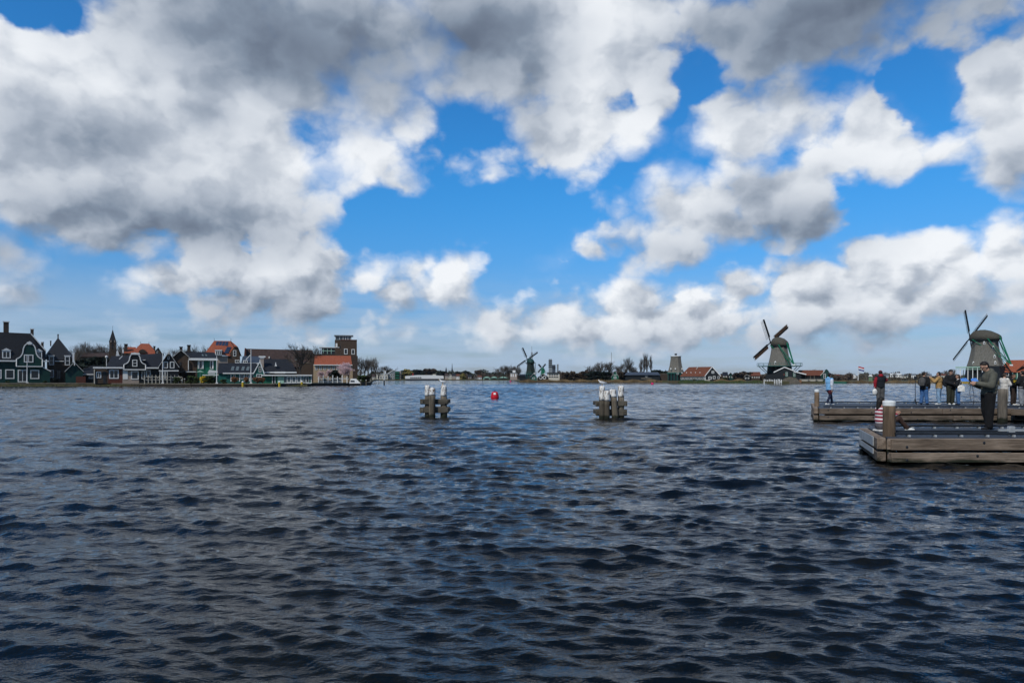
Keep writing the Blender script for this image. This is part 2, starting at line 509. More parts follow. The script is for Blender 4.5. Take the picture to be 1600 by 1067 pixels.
# ------------------------------------------------------------------ land
# ------------------------------------------------------------------ air
hz = MB().box(-3900, 3900, -60, 3900, -2.4, 46).build('haze', None)
tag(hz, kind='stuff')
hm = bpy.data.materials.new('air'); hm.use_nodes = True; hm.node_tree.nodes.clear()
_v = hm.node_tree.nodes.new('ShaderNodeVolumePrincipled'); _v.inputs['Color'].default_value = (0.72, 0.86, 1.0, 1); _v.inputs['Density'].default_value = 0.00004
_o = hm.node_tree.nodes.new('ShaderNodeOutputMaterial'); hm.node_tree.links.new(_v.outputs[0], _o.inputs['Volume'])
hz.data.materials.append(hm)

SHORE = [(-1100, 163), (0, 163), (150, 162), (235, 150), (300, 147), (430, 148), (470, 158), (555, 172), (578, 182), (581, 260), (584, 420),
         (590, 533), (700, 536), (800, 530), (806, 400), (812, 292), (860, 286), (1060, 285), (1150, 262), (1200, 246), (1400, 252), (1600, 249), (2300, 240)]


def build_land():
    pts = [Vector(at(px, Y, GZ)) for px, Y in SHORE]
    v, f = [], []
    for (px, Y), p in zip(SHORE, pts):
        far = 3600 / max(Y, 1)
        q = [Vector((p.x, p.y, -1.2)), p, Vector((p.x * 1.004, p.y + 1.2, GZ))]
        for k in (0.12, 0.4, 1.0):
            Yf = Y + 1.2 + (3600 - Y) * k
            q.append(Vector(((px - 800) * Yf / F, Yf, GZ + (0.0 if k < 1 else 1.0))))
        v += q
    m = 6
    for i in range(len(pts) - 1):
        for k in range(m - 1):
            a = i * m + k
            f.append((a, a + m, a + m + 1, a + 1))
    o = pydata('ground', v, f, MT['ground_grass'])
    tag(o, 'low grassy land behind the water on both banks', kind='structure')


build_land()


def edge_run(name, p0, p1, material, top, base, th, label=None):
    """a straight run of timber edging along the bank"""
    a, b = Vector(p0), Vector(p1); d = (b - a); n = Vector((d.y, -d.x, 0)).normalized()
    if n.y > 0: n = -n
    mb = MB(); q0, q1 = a + n * th, b + n * th
    mb.add([(a.x, a.y, base), (b.x, b.y, base), (q1.x, q1.y, base), (q0.x, q0.y, base), (a.x, a.y, top), (b.x, b.y, top), (q1.x, q1.y, top), (q0.x, q0.y, top)],
           [(0, 3, 2, 1), (4, 5, 6, 7), (0, 1, 5, 4), (1, 2, 6, 5), (2, 3, 7, 6), (3, 0, 4, 7)][::-1])
    o = mb.build(name, material); tag(o, kind='structure')
    return o


for i in range(len(SHORE) - 1):
    (pa, Ya), (pb, Yb) = SHORE[i], SHORE[i + 1]
    if pb <= 581:
        edge_run('quay_wall', at(pa, Ya), at(pb, Yb), MT['quay_wood'], 0.52, -0.8, 0.30)
        edge_run('quay_coping', at(pa, Ya, 0), at(pb, Yb, 0), MT['quay_cap'], 0.74, 0.523, 0.42)


class Site:
    """a building's frame: sizes read in photograph pixels at its own distance, kept in metres round its base"""
    def __init__(s, name, label, cat, px, Y, group=None, z=GZ):
        s.px, s.Y, s.z0 = px, Y, z
        s.az = math.atan((px - 800) / F); s.D = Y / math.cos(s.az)
        s.root = thing(name, label, cat, at(px, Y, z), group, rz=-s.az)      # every front here faces the water the photographer looks across
    def x(s, px, y=0): return (s.D + y) * math.tan(math.atan((px - 800) / F) - s.az)
    def z(s, py, y=0): return CAM_Z + (590 - py) * (s.Y + y * math.cos(s.az)) / F - s.z0
    def box(s, name, m, px0, px1, py0, py1, y0, y1, parent=None, label=None):
        """px0..px1, py0 (top) .. py1 (bottom; None: the ground), measured at depth y0"""
        zb = -0.05 if py1 is None else s.z(py1, y0)
        o = MB().box(s.x(px0, y0), s.x(px1, y0), y0, y1, zb, s.z(py0, y0)).build(name, MT[m], parent or s.root)
        if label: o['label'] = label
        return o
    def poly(s, name, m, pts, y0, y1, parent=None, label=None):
        o = MB().prism([(s.x(a, y0), (-0.05 if b is None else s.z(b, y0))) for a, b in pts], y0, y1).build(name, MT[m], parent or s.root)
        if label: o['label'] = label
        return o
    def pt(s, px, py, y): return (s.x(px, y), y, s.z(py, y))
    def sheet(s, name, m, q, t=0.15, parent=None):
        """four corners (px, py, depth), counter-clockwise seen from outside"""
        return MB().slab([s.pt(*c) for c in q], t).build(name, MT[m], parent or s.root)
    def strip(s, name, m, pts, w, y0, y1, parent=None):
        """a board of width w pixels following a line"""
        u = s.Y / F; mb = MB()
        for (a, b), (c, d) in zip(pts[:-1], pts[1:]):
            mb.bar((s.x(a, y0), (y0 + y1) / 2, s.z(b, y0)), (s.x(c, y0), (y0 + y1) / 2, s.z(d, y0)), abs(y1 - y0), w * u)
        return mb.build(name, MT[m], parent or s.root)
    def window(s, px0, px1, py0, py1, y=0.0, nx=2, nz=1, fr='white_paint', gl='glass', fw=None, parent=None, name='window'):
        x0, x1, z1, z0 = s.x(px0, y), s.x(px1, y), s.z(py0, y), s.z(py1, y)
        w = fw if fw else min(0.22, 0.16 * min(x1 - x0, z1 - z0)); d = 0.09
        cx, cz = (x0 + x1) / 2, (z0 + z1) / 2; hx, hz = (x1 - x0) / 2, (z1 - z0) / 2
        mb = MB()
        mb.box(-hx, hx, -d, 0.02, hz - w, hz); mb.box(-hx, hx, -d, 0.02, -hz, -hz + w)
        mb.box(-hx, -hx + w, -d, 0.02, -hz + w, hz - w); mb.box(hx - w, hx, -d, 0.02, -hz + w, hz - w)
        for i in range(1, nx):
            xx = -hx + 2 * hx * i / nx; mb.box(xx - w * .3, xx + w * .3, -d * .8, 0.02, -hz + w, hz - w)
        for i in range(1, nz):
            zz = -hz + 2 * hz * i / nz; mb.box(-hx + w, hx - w, -d * .7, 0.02, zz - w * .25, zz + w * .25)
        o = mb.build(name, MT[fr], parent or s.root, loc=(cx, y - 0.012, cz))
        if parent is None or parent == s.root:
            MB().box(-hx + w * .8, hx - w * .8, -0.035, 0.0, -hz + w * .8, hz - w * .8).build('pane', MT[gl], o)
        return o
    def chimney(s, m, px0, px1, py0, py1, y, cap='white_paint', d=0.8, parent=None):
        p = parent or s.root
        o = MB().box(s.x(px0, y), s.x(px1, y), y, y + d, s.z(py1, y), s.z(py0, y)).build('chimney', MT[m], p)
        if cap and parent is None:
            x0, x1 = s.x(px0, y), s.x(px1, y); e = (x1 - x0) * 0.14; z = s.z(py0, y)
            MB().box(x0 - e, x1 + e, y - e, y + d + e, z - 0.02, z + 0.22).build('chimney_cap', MT[cap], o)
        return o


def gable_house(name, label, cat, px0, px1, py_eave, py_peak, Y, wall, roof, depth=9, trim='white_paint', group=None, over=0.35, ppx=None, tw=1.6):
    """a house with its gable towards the water"""
    pm = ppx if ppx else (px0 + px1) / 2
    s = Site(name, label, cat, pm, Y, group)
    s.poly('wall', wall, [(px0, None), (px1, None), (px1, py_eave), (pm, py_peak), (px0, py_eave)], 0, depth)
    u = Y / F; o = over / u * 0.6
    for a, e in ((px0, -1), (px1, 1)):
        slope = (py_eave - py_peak) / abs(a - pm)
        ax, ay = a + e * o, py_eave + slope * o
        k = 0.16
        A0 = Vector((s.x(ax), -over, s.z(ay) + k)); P0 = Vector((s.x(pm), -over, s.z(py_peak) + k))
        A1 = A0.copy(); A1.y = depth + 0.2; P1 = P0.copy(); P1.y = depth + 0.2
        q = [A0, P0, P1, A1] if e < 0 else [P0, A0, A1, P1]
        MB().slab(q, 0.14).build('roof', MT[roof], s.root)
        if trim:
            mb = MB(); dz = Vector((0, 0, -0.02))
            mb.bar(A0 + Vector((0, -0.04, -tw * u * .4)), P0 + Vector((0, -0.04, -tw * u * .4)), 0.07, tw * u, up=(0, 1, 0))
            mb.build('bargeboard', MT[trim], s.root)
    return s


def ridge_house(name, label, cat, px0, px1, py_eave, py_ridge, Y, wall, roof, depth=9, hip=(0, 0), group=None, gutter='white_paint', over=0.4, two=True, z_none=None):
    """a house with its eaves towards the water; hip = pixels the ridge draws in at each end"""
    s = Site(name, label, cat, (px0 + px1) / 2, Y, group)
    s.box('wall', wall, px0, px1, py_eave, None, 0, depth)
    yr = depth / 2
    ze, zr = s.z(py_eave), s.z(py_ridge, yr)
    e0, e1 = s.x(px0) - 0.2, s.x(px1) + 0.2
    r0, r1 = s.x(px0 + hip[0], yr), s.x(px1 - hip[1], yr)
    mb = MB()
    A, B, Cc, D = (e0, -over, ze - 0.05), (e1, -over, ze - 0.05), (e1, depth + over, ze - 0.05), (e0, depth + over, ze - 0.05)
    P, Q = (r0, yr, zr), (r1, yr, zr)
    mb.add([A, B, Cc, D, P, Q], [(0, 1, 5, 4), (2, 3, 4, 5), (1, 2, 5), (3, 0, 4), (3, 2, 1, 0)])
    mb.build('roof', MT[roof], s.root)
    if gutter:
        MB().box(e0, e1, -over - 0.16, -over - 0.003, ze - 0.28, ze + 0.0).build('gutter', MT[gutter], s.root)
    return s


def ridge_gable_fill(s): pass
# ------------------------------------------------------------------ the left bank, from the frame's left edge to the boat
def bell_outline(s, px0, px1, py_base, py_sh, py_top, topw):
    """half-round shoulders curling up into a narrow neck"""
    pm = (px0 + px1) / 2; hw = (px1 - px0) / 2
    prof = [(1.0, 0.0), (1.0, 0.30), (0.93, 0.33), (0.80, 0.36), (0.66, 0.42), (0.55, 0.52), (0.50, 0.62), (0.47, 0.74), (0.38, 0.86), (0.22, 0.94), (0.12, 1.0)]
    h = py_base - py_top
    r = [(pm + hw * a, py_base - h * b) for a, b in prof]
    l = [(pm - hw * a, py_base - h * b) for a, b in prof[::-1]]
    return r + l


# 1 green house with a bell gable
s = Site('green_house', 'dark green timber house with white bell gable and flagpole before it', 'house', 30, 168)
s.box('wall', 'green_boards', -70, 70, 563.5, None, 0, 11)
s.poly('roof', 'slate', [(-75, 564), (71.5, 549), (71.5, 546), (48, 520.5), (-70, 519)], 1.2, 9.5)
mb = MB(); mb.add([s.pt(-75, 565, -0.4), s.pt(71, 565, -0.4), s.pt(71.5, 547, 1.19), s.pt(48, 521, 1.19), s.pt(-70, 519.5, 1.19)], [(0, 1, 2, 3, 4)])
mb.build('roof', MT['slate'], s.root)
g = s.poly('gable', 'green_boards', bell_outline(s, 25.5, 66, 572.5, 560, 534.5, 4), -0.5, 1.2)
s.strip('gable_trim', 'white_paint', bell_outline(s, 25.5, 66, 572.5, 560, 534.5, 4), 1.5, -0.62, -0.5)
s.box('gable_trim', 'white_paint', 25, 66.5, 571.6, 573, -0.64, -0.5)
s.poly('gable_crest', 'white_paint', [(43, 538), (49, 538), (50, 535), (46, 532.5), (42, 535)], -0.7, -0.3)
s.strip('bargeboard', 'white_paint', [(48, 520.5), (71.5, 547.5)], 1.4, 0.9, 1.19)
s.box('gutter', 'white_paint', -75, 24.8, 563, 565, -0.6, -0.42)
s.box('gutter', 'white_paint', 66.8, 76, 563, 564.6, -0.6, -0.42)
for a, b in ((2.5, 17), (55.2, 66)):
    d = s.box('dormer', 'slate', a + .5, b - .5, 548, 561, -0.15, 3)
    s.poly('dormer_roof', 'white_paint', [(a - 1, 548.2), (b + 1, 548.2), ((a + b) / 2, 544.2)], -0.35, 3, parent=d)
    s.window(a + .5, b - .5, 548.5, 560, -0.16, 2, 1, parent=None)
s.window(37, 52, 553.8, 566, -0.5, 2, 1)
s.window(-12, 2.2, 577.4, 591.5, 0, 1, 1); s.window(7.8, 22.4, 577.2, 591.8, 0, 1, 1); s.window(47, 61.2, 577.8, 592, 0, 1, 1)
dr = s.window(27.4, 42.6, 577.6, 597, 0, 2, 1, name='door')
s.poly('lean_to', 'green_boards', [(66.5, None), (78, None), (78, 579), (66.5, 573)], -0.3, 6)
s.strip('bargeboard', 'white_paint', [(66, 573), (79.5, 580)], 1.3, -0.5, -0.3)
s.chimney('dark_brick', 5, 13.6, 504, 523, 5); s.chimney('dark_brick', 47.4, 52.5, 514, 523, 5)

# 2 brown brick house with a black tent roof
s = Site('brick_house', 'brown brick house with dark pointed hipped roof beside green house', 'house', 93, 176)
s.box('wall', 'brown_brick', 73, 113, 560, None, 0, 10)
mb = MB(); mb.add([s.pt(70, 562, -0.4), s.pt(114, 562, -0.4), s.pt(114, 556, 10), s.pt(70, 556, 10), s.pt(90, 528, 5), s.pt(91, 528, 5)],
                  [(0, 1, 5, 4), (1, 2, 5), (2, 3, 4, 5), (3, 0, 4), (3, 2, 1, 0)])
mb.build('roof', MT['slate'], s.root)
for a, b in ((75, 85.2), (100, 110)):
    d = s.box('dormer', 'slate', a + 1, b - 1, 555.6, 563, -0.45, 2.5)
    s.box('dormer_roof', 'white_paint', a, b, 555, 556.4, -0.6, 2.5, parent=d)
    s.window(a + 1, b - 1, 556.5, 570.5, -0.46, 1, 2)
s.box('gutter', 'white_paint', 70, 74.5, 563.6, 564.8, -0.6, -0.45); s.box('gutter', 'white_paint', 85.5, 99.5, 563.6, 564.8, -0.6, -0.45)
s.window(77, 84, 578, 590, 0, 1, 1); s.window(88, 95, 578, 592, 0, 2, 1, fr='dark_metal')
s.chimney('dark_brick', 89.5, 91.5, 523.5, 529, 5, cap='dark_metal', d=.4); s.chimney('dark_brick', 78, 80, 534, 541, 5, cap='dark_metal', d=.4)
s.chimney('dark_brick', 64, 68, 536, 549, 3, cap='white_paint', d=.7)

# 3 small green shed
s = gable_house('green_shed', 'small dark green waterside shed with white bargeboards', 'shed', 102, 129.5, 580, 566.5, 165.5, 'green_boards', 'slate', 7)
s.box('finial', 'white_paint', 115.3, 116.9, 564, 571, -0.5, -0.42)
s.chimney('white_paint', 113, 116, 551, 566, 4, cap=None, d=.5)
# 4 planter / fence of red-brown boards
s = Site('board_fence', 'low red-brown board fence at the water beside the green shed', 'fence', 126, 164.5)
for k in range(8):
    s.box('board', 'red_brick', 118.5 + k * 1.9, 120.2 + k * 1.9, 588.2 - (k % 2) * .3, None, 0, 0.08)
s.box('rail', 'red_brick', 118.4, 133.6, 590, 591.2, 0.083, 0.2)

# 5 low black house behind the hedge
s = ridge_house('low_house', 'low dark house with white fascia and one small white window', 'house', 131, 168, 584, 571, 171, 'black_boards', 'slate', 8)
s.window(138.5, 145.5, 586.6, 591.6, 0, 1, 1)
s.box('white_door', 'white_paint', 151, 156, 580.5, 592, -0.14, 0.02); s.box('white_post', 'white_paint', 158.5, 162, 578, 597, -0.2, -0.05)

# 6 long house with black bell gable
s = Site('long_house', 'long slate-roofed house with black bell gable and white trim', 'house', 210, 160)
s.box('wall', 'black_boards', 193, 252, 576, None, 0, 10)
mb = MB(); mb.add([s.pt(164, 576, -0.5), s.pt(250, 576, -0.5), s.pt(256, 551, 5), s.pt(174, 557, 5), s.pt(252, 576, 10), s.pt(166, 576, 10)],
                  [(0, 1, 2, 3), (1, 4, 2), (4, 5, 3, 2), (5, 0, 3), (5, 4, 1, 0)])
mb.build('roof', MT['slate'], s.root)
s.window(150, 158, 581, 590.5, 0, 2, 1); s.box('porch_door', 'dark_metal', 161, 165.6, 580.5, None, -.06, -.005); s.box('porch_post', 'cream_wall', 146.4, 148, 577, None, -.3, -.1)
s.box('wing', 'brown_brick', 146, 168.6, 577, None, 0, 8); s.box('wing', 'red_brick', 168.8, 191, 577, None, -0.1, 8); s.box('wing', 'pale_brick', 191.2, 217, 577, None, -0.15, 0)
s.box('gutter', 'white_paint', 145, 192, 573.6, 575.8, -0.75, -0.52); s.box('gutter', 'white_paint', 228, 248, 573.6, 575.6, -0.75, -0.52)
g = s.poly('gable', 'black_boards', bell_outline(s, 193.5, 227.5, 577.5, 566, 551.5, 4), -0.6, 1.5)
s.strip('gable_trim', 'white_paint', bell_outline(s, 193.5, 227.5, 577.5, 566, 551.5, 4), 1.4, -0.74, -0.6)
s.box('gable_trim', 'white_paint', 193, 228, 576.6, 578.2, -0.76, -0.6)
s.poly('gable_crest', 'white_paint', [(203.5, 554), (219, 554), (217.5, 551.2), (205, 551.2)], -0.8, -0.4)
s.window(206.4, 214.4, 562, 572.6, -0.6, 1, 2)
s.window(170.2, 185.4, 577.8, 591.6, -0.1, 2, 1); s.window(204.4, 216.6, 579.6, 592.8, -0.15, 1, 1)
s.box('door', 'white_paint', 192, 199.5, 579, 592.4, -0.22, -0.14)
s.window(228, 235, 578, 588.5, 0, 1, 1)
s.window(221, 226.5, 579, 592, 0, 1, 1)
d = s.box('dormer', 'slate', 221.5, 225.5, 562, 568, 0.6, 3); s.box('dormer_roof', 'white_paint', 220.5, 227, 561.6, 562.8, 0.5, 3, parent=d)
s.sheet('skylight', 'glass_pale', [(234, 563.5, 3.0), (238, 563.5, 3.0), (237.4, 561, 3.25), (233.4, 561, 3.25)], .05)
s.strip('bargeboard', 'white_paint', [(186, 561.5), (191, 556.5)], 1.0, 0, .3)

# 7 black A-frame house
s = gable_house('black_gable_house', 'narrow black timber house with steep white-edged gable', 'house', 248.5, 278.5, 572.5, 550.5, 156.5, 'black_boards', 'slate', 8, tw=1.5)
s.box('finial', 'white_paint', 263.2, 264.4, 546, 554, -0.6, -0.5)
s.window(255, 262.2, 565, 575.2, 0, 1, 1); s.window(265.2, 272.3, 565, 575.2, 0, 1, 1); s.window(261.8, 265, 556.5, 561.5, 0, 1, 1)
s.box('fascia', 'white_paint', 248, 279, 578.4, 580, -0.16, 0.02)
for a in (249.5, 253.8, 258.2): s.window(a, a + 3.6, 580.4, 592, 0, 1, 1)

# 8 brown gable house with green side wing
s = gable_house('brown_gable_house', 'brown house with white-edged gable and long slate side roof', 'house', 270.5, 294.5, 557.5, 547.5, 163, 'brown_brick', 'slate', 9, tw=1.6)
s.box('wing', 'brown_brick', 294.6, 308, 560, None, 0.2, 9); s.box('wing', 'bright_green', 308.1, 338, 560, None, 0.2, 9)
mb = MB(); mb.add([s.pt(294.8, 560, -0.4), s.pt(340, 560, -0.4), s.pt(335, 550, 4.5), s.pt(289, 548.6, 4.5), s.pt(340, 560, 9), s.pt(294.8, 560, 9)],
                  [(0, 1, 2, 3), (1, 4, 2), (4, 5, 3, 2), (5, 0, 3), (5, 4, 1, 0)]); mb.build('roof', MT['slate'], s.root)
s.box('gutter', 'white_paint', 294.6, 340, 559.2, 562.6, -0.6, -0.42)
s.box('drainpipe', 'white_paint', 293.6, 294.8, 562.6, 580, -0.3, -0.05)
for a in (309, 316.5, 332): s.box('post', 'white_paint', a, a + 1.3, 562.6, 576, -0.05, 0.19)
s.window(311, 316, 563, 576, 0.2, 1, 1); s.window(328, 332, 563, 576, 0.2, 1, 1)
s.window(280, 283, 565, 571, 0, 1, 1, fr='brown_brick')
s.sheet('skylight', 'glass_pale', [(316, 555.6, 1.6), (318.6, 555.6, 1.6), (317, 553, 2.6), (314.6, 553, 2.6)], .05)
s.sheet('skylight', 'glass_pale', [(321.5, 555.6, 1.6), (324, 555.6, 1.6), (322.4, 553, 2.6), (320, 553, 2.6)], .05)
s.chimney('dark_brick', 280.5, 285, 543, 551, 4, cap='dark_metal'); s.chimney('dark_brick', 292.5, 297.6, 540, 550, 4, cap='dark_metal')
s.sheet('awning', 'stone_paving', [(272, 583.6, -4), (294, 577.4, -4), (294, 577.4, -0.1), (272, 583.6, -0.1)], .12)
s.box('carport', 'white_paint', 290, 306, 580.2, 581.4, -4, -1); s.box('carport', 'quay_wood', 291, 305, 581.6, None, -1.5, -1)
s.box('terrace', 'white_paint', 317, 362, 585.2, 586.6, -4, 0); s.box('terrace', 'teal_green', 338, 356, 586.8, None, -3.8, 0)
# garden furniture: parasol and white awning on the terrace
s = Site('parasol', 'small folded green and white parasol beside the brown gable house', 'parasol', 312.5, 157)
s.poly('canopy', 'light_green', [(306, 581.4), (318.5, 581.4), (312.5, 578.4)], -0.6, 0.6); s.box('pole', 'white_paint', 312.2, 312.8, 581, None, -.05, .05)
s = Site('awning', 'white tent awning on the terrace between the flagpoles', 'awning', 334, 157)
s.poly('canopy', 'white_paint', [(324, 582.5), (343.5, 582.5), (342, 580), (327, 577.6)], -1, 1); s.box('valance', 'white_paint', 325, 336, 582.6, 584.4, -.95, -.9)
for a in (326, 334, 342): s.box('post', 'white_paint', a, a + .7, 582.5, None, -.9, -.8)

# 9 house with orange hipped roof and church behind
s = Site('orange_roof_house', 'house with orange hipped roof rising behind the bell gable', 'house', 226, 205)
s.box('wall', 'brown_brick', 194, 250, 552, None, 0, 12)
mb = MB(); mb.add([s.pt(206, 553, -0.4), s.pt(246, 553, -0.4), s.pt(246, 551, 12), s.pt(206, 551, 12), s.pt(220, 536.8, 5), s.pt(233, 536.8, 5)],
                  [(0, 1, 5, 4), (1, 2, 5), (2, 3, 4, 5), (3, 0, 4), (3, 2, 1, 0)]); mb.build('roof', MT['orange_tile'], s.root)
mb = MB(); mb.add([s.pt(193, 552.5, 1), s.pt(214, 552.5, 1), s.pt(212, 542.5, 5), s.pt(197, 542.5, 5), s.pt(193, 552.5, 9), s.pt(214, 552.5, 9)],
                  [(0, 1, 2, 3), (1, 5, 2), (5, 4, 3, 2), (4, 0, 3), (4, 5, 1, 0)]); mb.build('roof', MT['orange_tile'], s.root)
s.poly('gable', 'dark_brick', [(216, 551.5), (229, 551.5), (227, 547), (222.5, 545.5), (218, 547)], -0.5, 4)
s.poly('gable', 'brown_brick', [(242, None), (252, None), (252, 551), (247, 543.5), (242, 549)], -0.4, 8)
s.strip('bargeboard', 'dark_metal', [(242, 549), (247, 543), (252.5, 551.5)], 1.0, -.6, -.41)
s.window(244, 246.6, 547.5, 551, -0.4, 1, 1)
s.chimney('dark_brick', 194, 199, 539, 553, 2, cap='dark_metal'); s.chimney('dark_brick', 239.5, 242.5, 541.5, 550, 2, cap='dark_metal')
for a in (219.5, 232.5): s.box('finial', 'dark_metal', a - .25, a + .25, 534, 537, 4.9, 5.1)
s.box('white_gable', 'white_paint', 190.5, 193, 546, 552, -1, -.5)

s = Site('church', 'brown brick church with tall dark spire above the roofs', 'church', 176, 238)
s.box('tower', 'brown_brick', 170.4, 181.4, 534, None, 0, 2.5)
t = MB(); x0, x1 = s.x(170), s.x(181.8); w = x1 - x0
t.add([(x0, -.1, s.z(534)), (x1, -.1, s.z(534)), (x1, w - .1, s.z(534)), (x0, w - .1, s.z(534)), ((x0 + x1) / 2, w / 2, s.z(514.5, w / 2))], [(0, 1, 4), (1, 2, 4), (2, 3, 4), (3, 0, 4), (3, 2, 1, 0)])
t.build('spire', MT['slate'], s.root)
s.box('weathervane', 'dark_metal', 175.7, 176.1, 509, 515, 1.2, 1.3)
for a in (172, 178): s.poly('spire_dormer', 'pale_brick', [(a, 534.6), (a + 2.4, 534.6), (a + 1.2, 530)], -0.3, .6)
s.box('louvre', 'slate', 174.2, 177.8, 538, 545, -0.06, 0.02)
s.box('nave', 'brown_brick', 128, 170, 557, None, 0.5, 12)
mb = MB(); mb.add([s.pt(126, 558, 0), s.pt(170.3, 558, 0), s.pt(170.3, 551.8, 6), s.pt(129, 551.8, 6), s.pt(170.3, 558, 12.5), s.pt(126, 558, 12.5)],
                  [(0, 1, 2, 3), (1, 4, 2), (4, 5, 3, 2), (5, 0, 3), (5, 4, 1, 0)]); mb.build('roof', MT['dark_tile'], s.root)
for a in (136, 143, 150, 157): s.window(a, a + 3, 559.5, 566, 0.5, 1, 1, fr='pale_brick')
s = Site('tent_canopy', 'slim white pointed canopy between the church and bell-gabled house', 'canopy', 183, 166)
s.poly('canopy', 'white_paint', [(180, 560), (186.5, 558), (184.2, 547.5), (182.6, 547.5)], -.5, .5); s.box('pole', 'white_paint', 183, 183.8, 552, None, 0, .2)

# 10 house with solar panels
s = Site('solar_roof_house', 'tall brick house with orange roof covered in solar panels', 'house', 350, 188)
s.box('wall', 'brown_brick', 326, 375, 556, None, 0.6, 11)
s.box('bay', 'pale_brick', 339, 356, 556.5, None, 0, 0.6)
mb = MB(); mb.add([s.pt(319, 553, -0.4), s.pt(359, 556, -0.4), s.pt(360.5, 532.6, 5), s.pt(334.5, 532.6, 5), s.pt(377, 556, 10), s.pt(322, 553, 10), s.pt(371, 541, 3.2)],
                  [(0, 1, 2, 3), (1, 6, 2), (6, 4, 2), (4, 5, 3, 2), (5, 0, 3), (5, 4, 1, 0)]); mb.build('roof', MT['orange_tile'], s.root)
s.poly('gable', 'brown_brick', [(356.5, None), (375, None), (375, 557), (371, 543), (366, 541.6), (361.5, 548), (356.5, 556)], 0.0, 5)
s.strip('bargeboard', 'dark_metal', [(360.6, 532.8), (365, 541.4), (371.5, 542.2), (377, 556.5)], 1.0, -0.3, -0.01)
s.window(364, 369, 547, 556.5, 0, 1, 2); s.window(367, 374, 562, 567, 0, 2, 1)
def roof_pt(px, py): # depth of the front slope at a given height
    t = (554.5 - py) / (554.5 - 532.6); return (px, py, -0.4 + 5.4 * t - 0.16)
for k in range(4):
    a = 338.0 + k * 4.9 - k * 0.05
    s.sheet('solar_panel', 'solar', [roof_pt(a - 1.3, 540), roof_pt(a + 2.9, 540), roof_pt(a + 4.3, 533.6), roof_pt(a + .1, 533.6)], .05)
for c0, sgn in ((330.5, 1), (353.2, 1)):
    for k in range(3):
        y0, y1 = 551.6 - k * 3.4, 548.6 - k * 3.4; a = c0 + k * 1.7 - 3.4
        s.sheet('solar_panel', 'solar', [roof_pt(a, y0), roof_pt(a + 6.6, y0), roof_pt(a + 8.0, y1), roof_pt(a + 1.4, y1)], .05)
d = s.box('dormer', 'white_paint', 336, 346.6, 547.4, 555.6, -0.9, 3)
s.box('dormer_roof', 'white_paint', 335.4, 347.2, 546.6, 547.6, -1.05, 3, parent=d)
for a in (337, 340.3, 343.5): s.window(a, a + 2.5, 548.4, 554.4, -0.9, 1, 1)
for a in (334.5, 360.7): s.box('finial', 'dark_metal', a - .25, a + .25, 528.5, 533, 4.9, 5.1)

# 11 low house with four skylights and green gable
s = Site('skylight_house', 'low slate-roofed house with four skylights and small green gable', 'house', 376, 155)
s.box('wall', 'teal_green', 341, 398, 583, None, 0, 9)
mb = MB(); mb.add([s.pt(340, 583.4, -0.4), s.pt(399, 583.4, -0.4), s.pt(401, 567.2, 4.5), s.pt(341, 567.2, 4.5), s.pt(399, 583, 9), s.pt(340, 583, 9)],
                  [(0, 1, 2, 3), (1, 4, 2), (4, 5, 3, 2), (5, 0, 3), (5, 4, 1, 0)]); mb.build('roof', MT['slate'], s.root)
def rp2(px, py): t = (583.4 - py) / 16.2; return (px, py, -0.4 + 4.9 * t - 0.05)
for a in (360.3, 367.8, 376.5, 384.2):
    s.sheet('skylight', 'glass_pale', [rp2(a, 578.6), rp2(a + 4.4, 578.6), rp2(a + 6, 572.4), rp2(a + 1.8, 572.4)], .06)
s.box('gutter', 'white_paint', 348, 397, 582.4, 584, -0.62, -0.42)
for a in (360, 373.5, 381, 389): s.box('post', 'white_paint', a, a + 1.4, 584.2, 596, -0.15, -0.01)
for a in (364, 376, 384, 392): s.window(a, a + 4, 585, 592, 0, 1, 1)
s.poly('gable', 'teal_green', [(396.5, None), (412, None), (412, 582.6), (406, 565), (396.5, 582.6)], -0.8, 6)
s.strip('bargeboard', 'white_paint', [(395.5, 584), (406, 564.5), (412.8, 584)], 1.4, -1.0, -0.81)
s.box('finial', 'white_paint', 405.4, 406.5, 561.5, 567, -1.02, -.9)
s.window(404.2, 408, 572.4, 581.6, -0.8, 1, 2); s.window(400.5, 409, 584.4, 589.5, -0.8, 2, 1)

# 12 slate house beside it, chimney with white top
s = ridge_house('slate_house', 'dark slate-roofed house with white chimney beside small green gable', 'house', 410, 462, 581, 561, 163, 'black_boards', 'slate', 9, hip=(2, 8))
s.chimney('pale_brick', 406.5, 412, 560, 578, 1); s.box('chimney_cap', 'white_paint', 404, 414.6, 556.5, 558.4, 0.8, 2)
s.poly('vent', 'white_paint', [(429, 572), (432.5, 572), (431.4, 569), (430.9, 566), (430.4, 566), (430, 569)], .4, 1.2)
s.box('fascia', 'white_paint', 429, 446, 580.6, 583.4, -0.75, -0.6)

# 13 slate house with dark green top behind flagpole (pale slates)
s = ridge_house('grey_roof_house', 'house with grey-green slate roof and small white dormer behind flagpoles', 'house', 378, 408, 567, 556.5, 175, 'dark_brick', 'slate_pale', 8, hip=(1, 3))
d = s.box('dormer', 'white_paint', 380, 387, 563, 567.5, -0.3, 2.5); s.window(380.3, 386.7, 563.3, 567.3, -0.3, 2, 1)
s.strip('bargeboard', 'white_paint', [(384, 562), (391, 554.5)], 1.0, 0, .3)

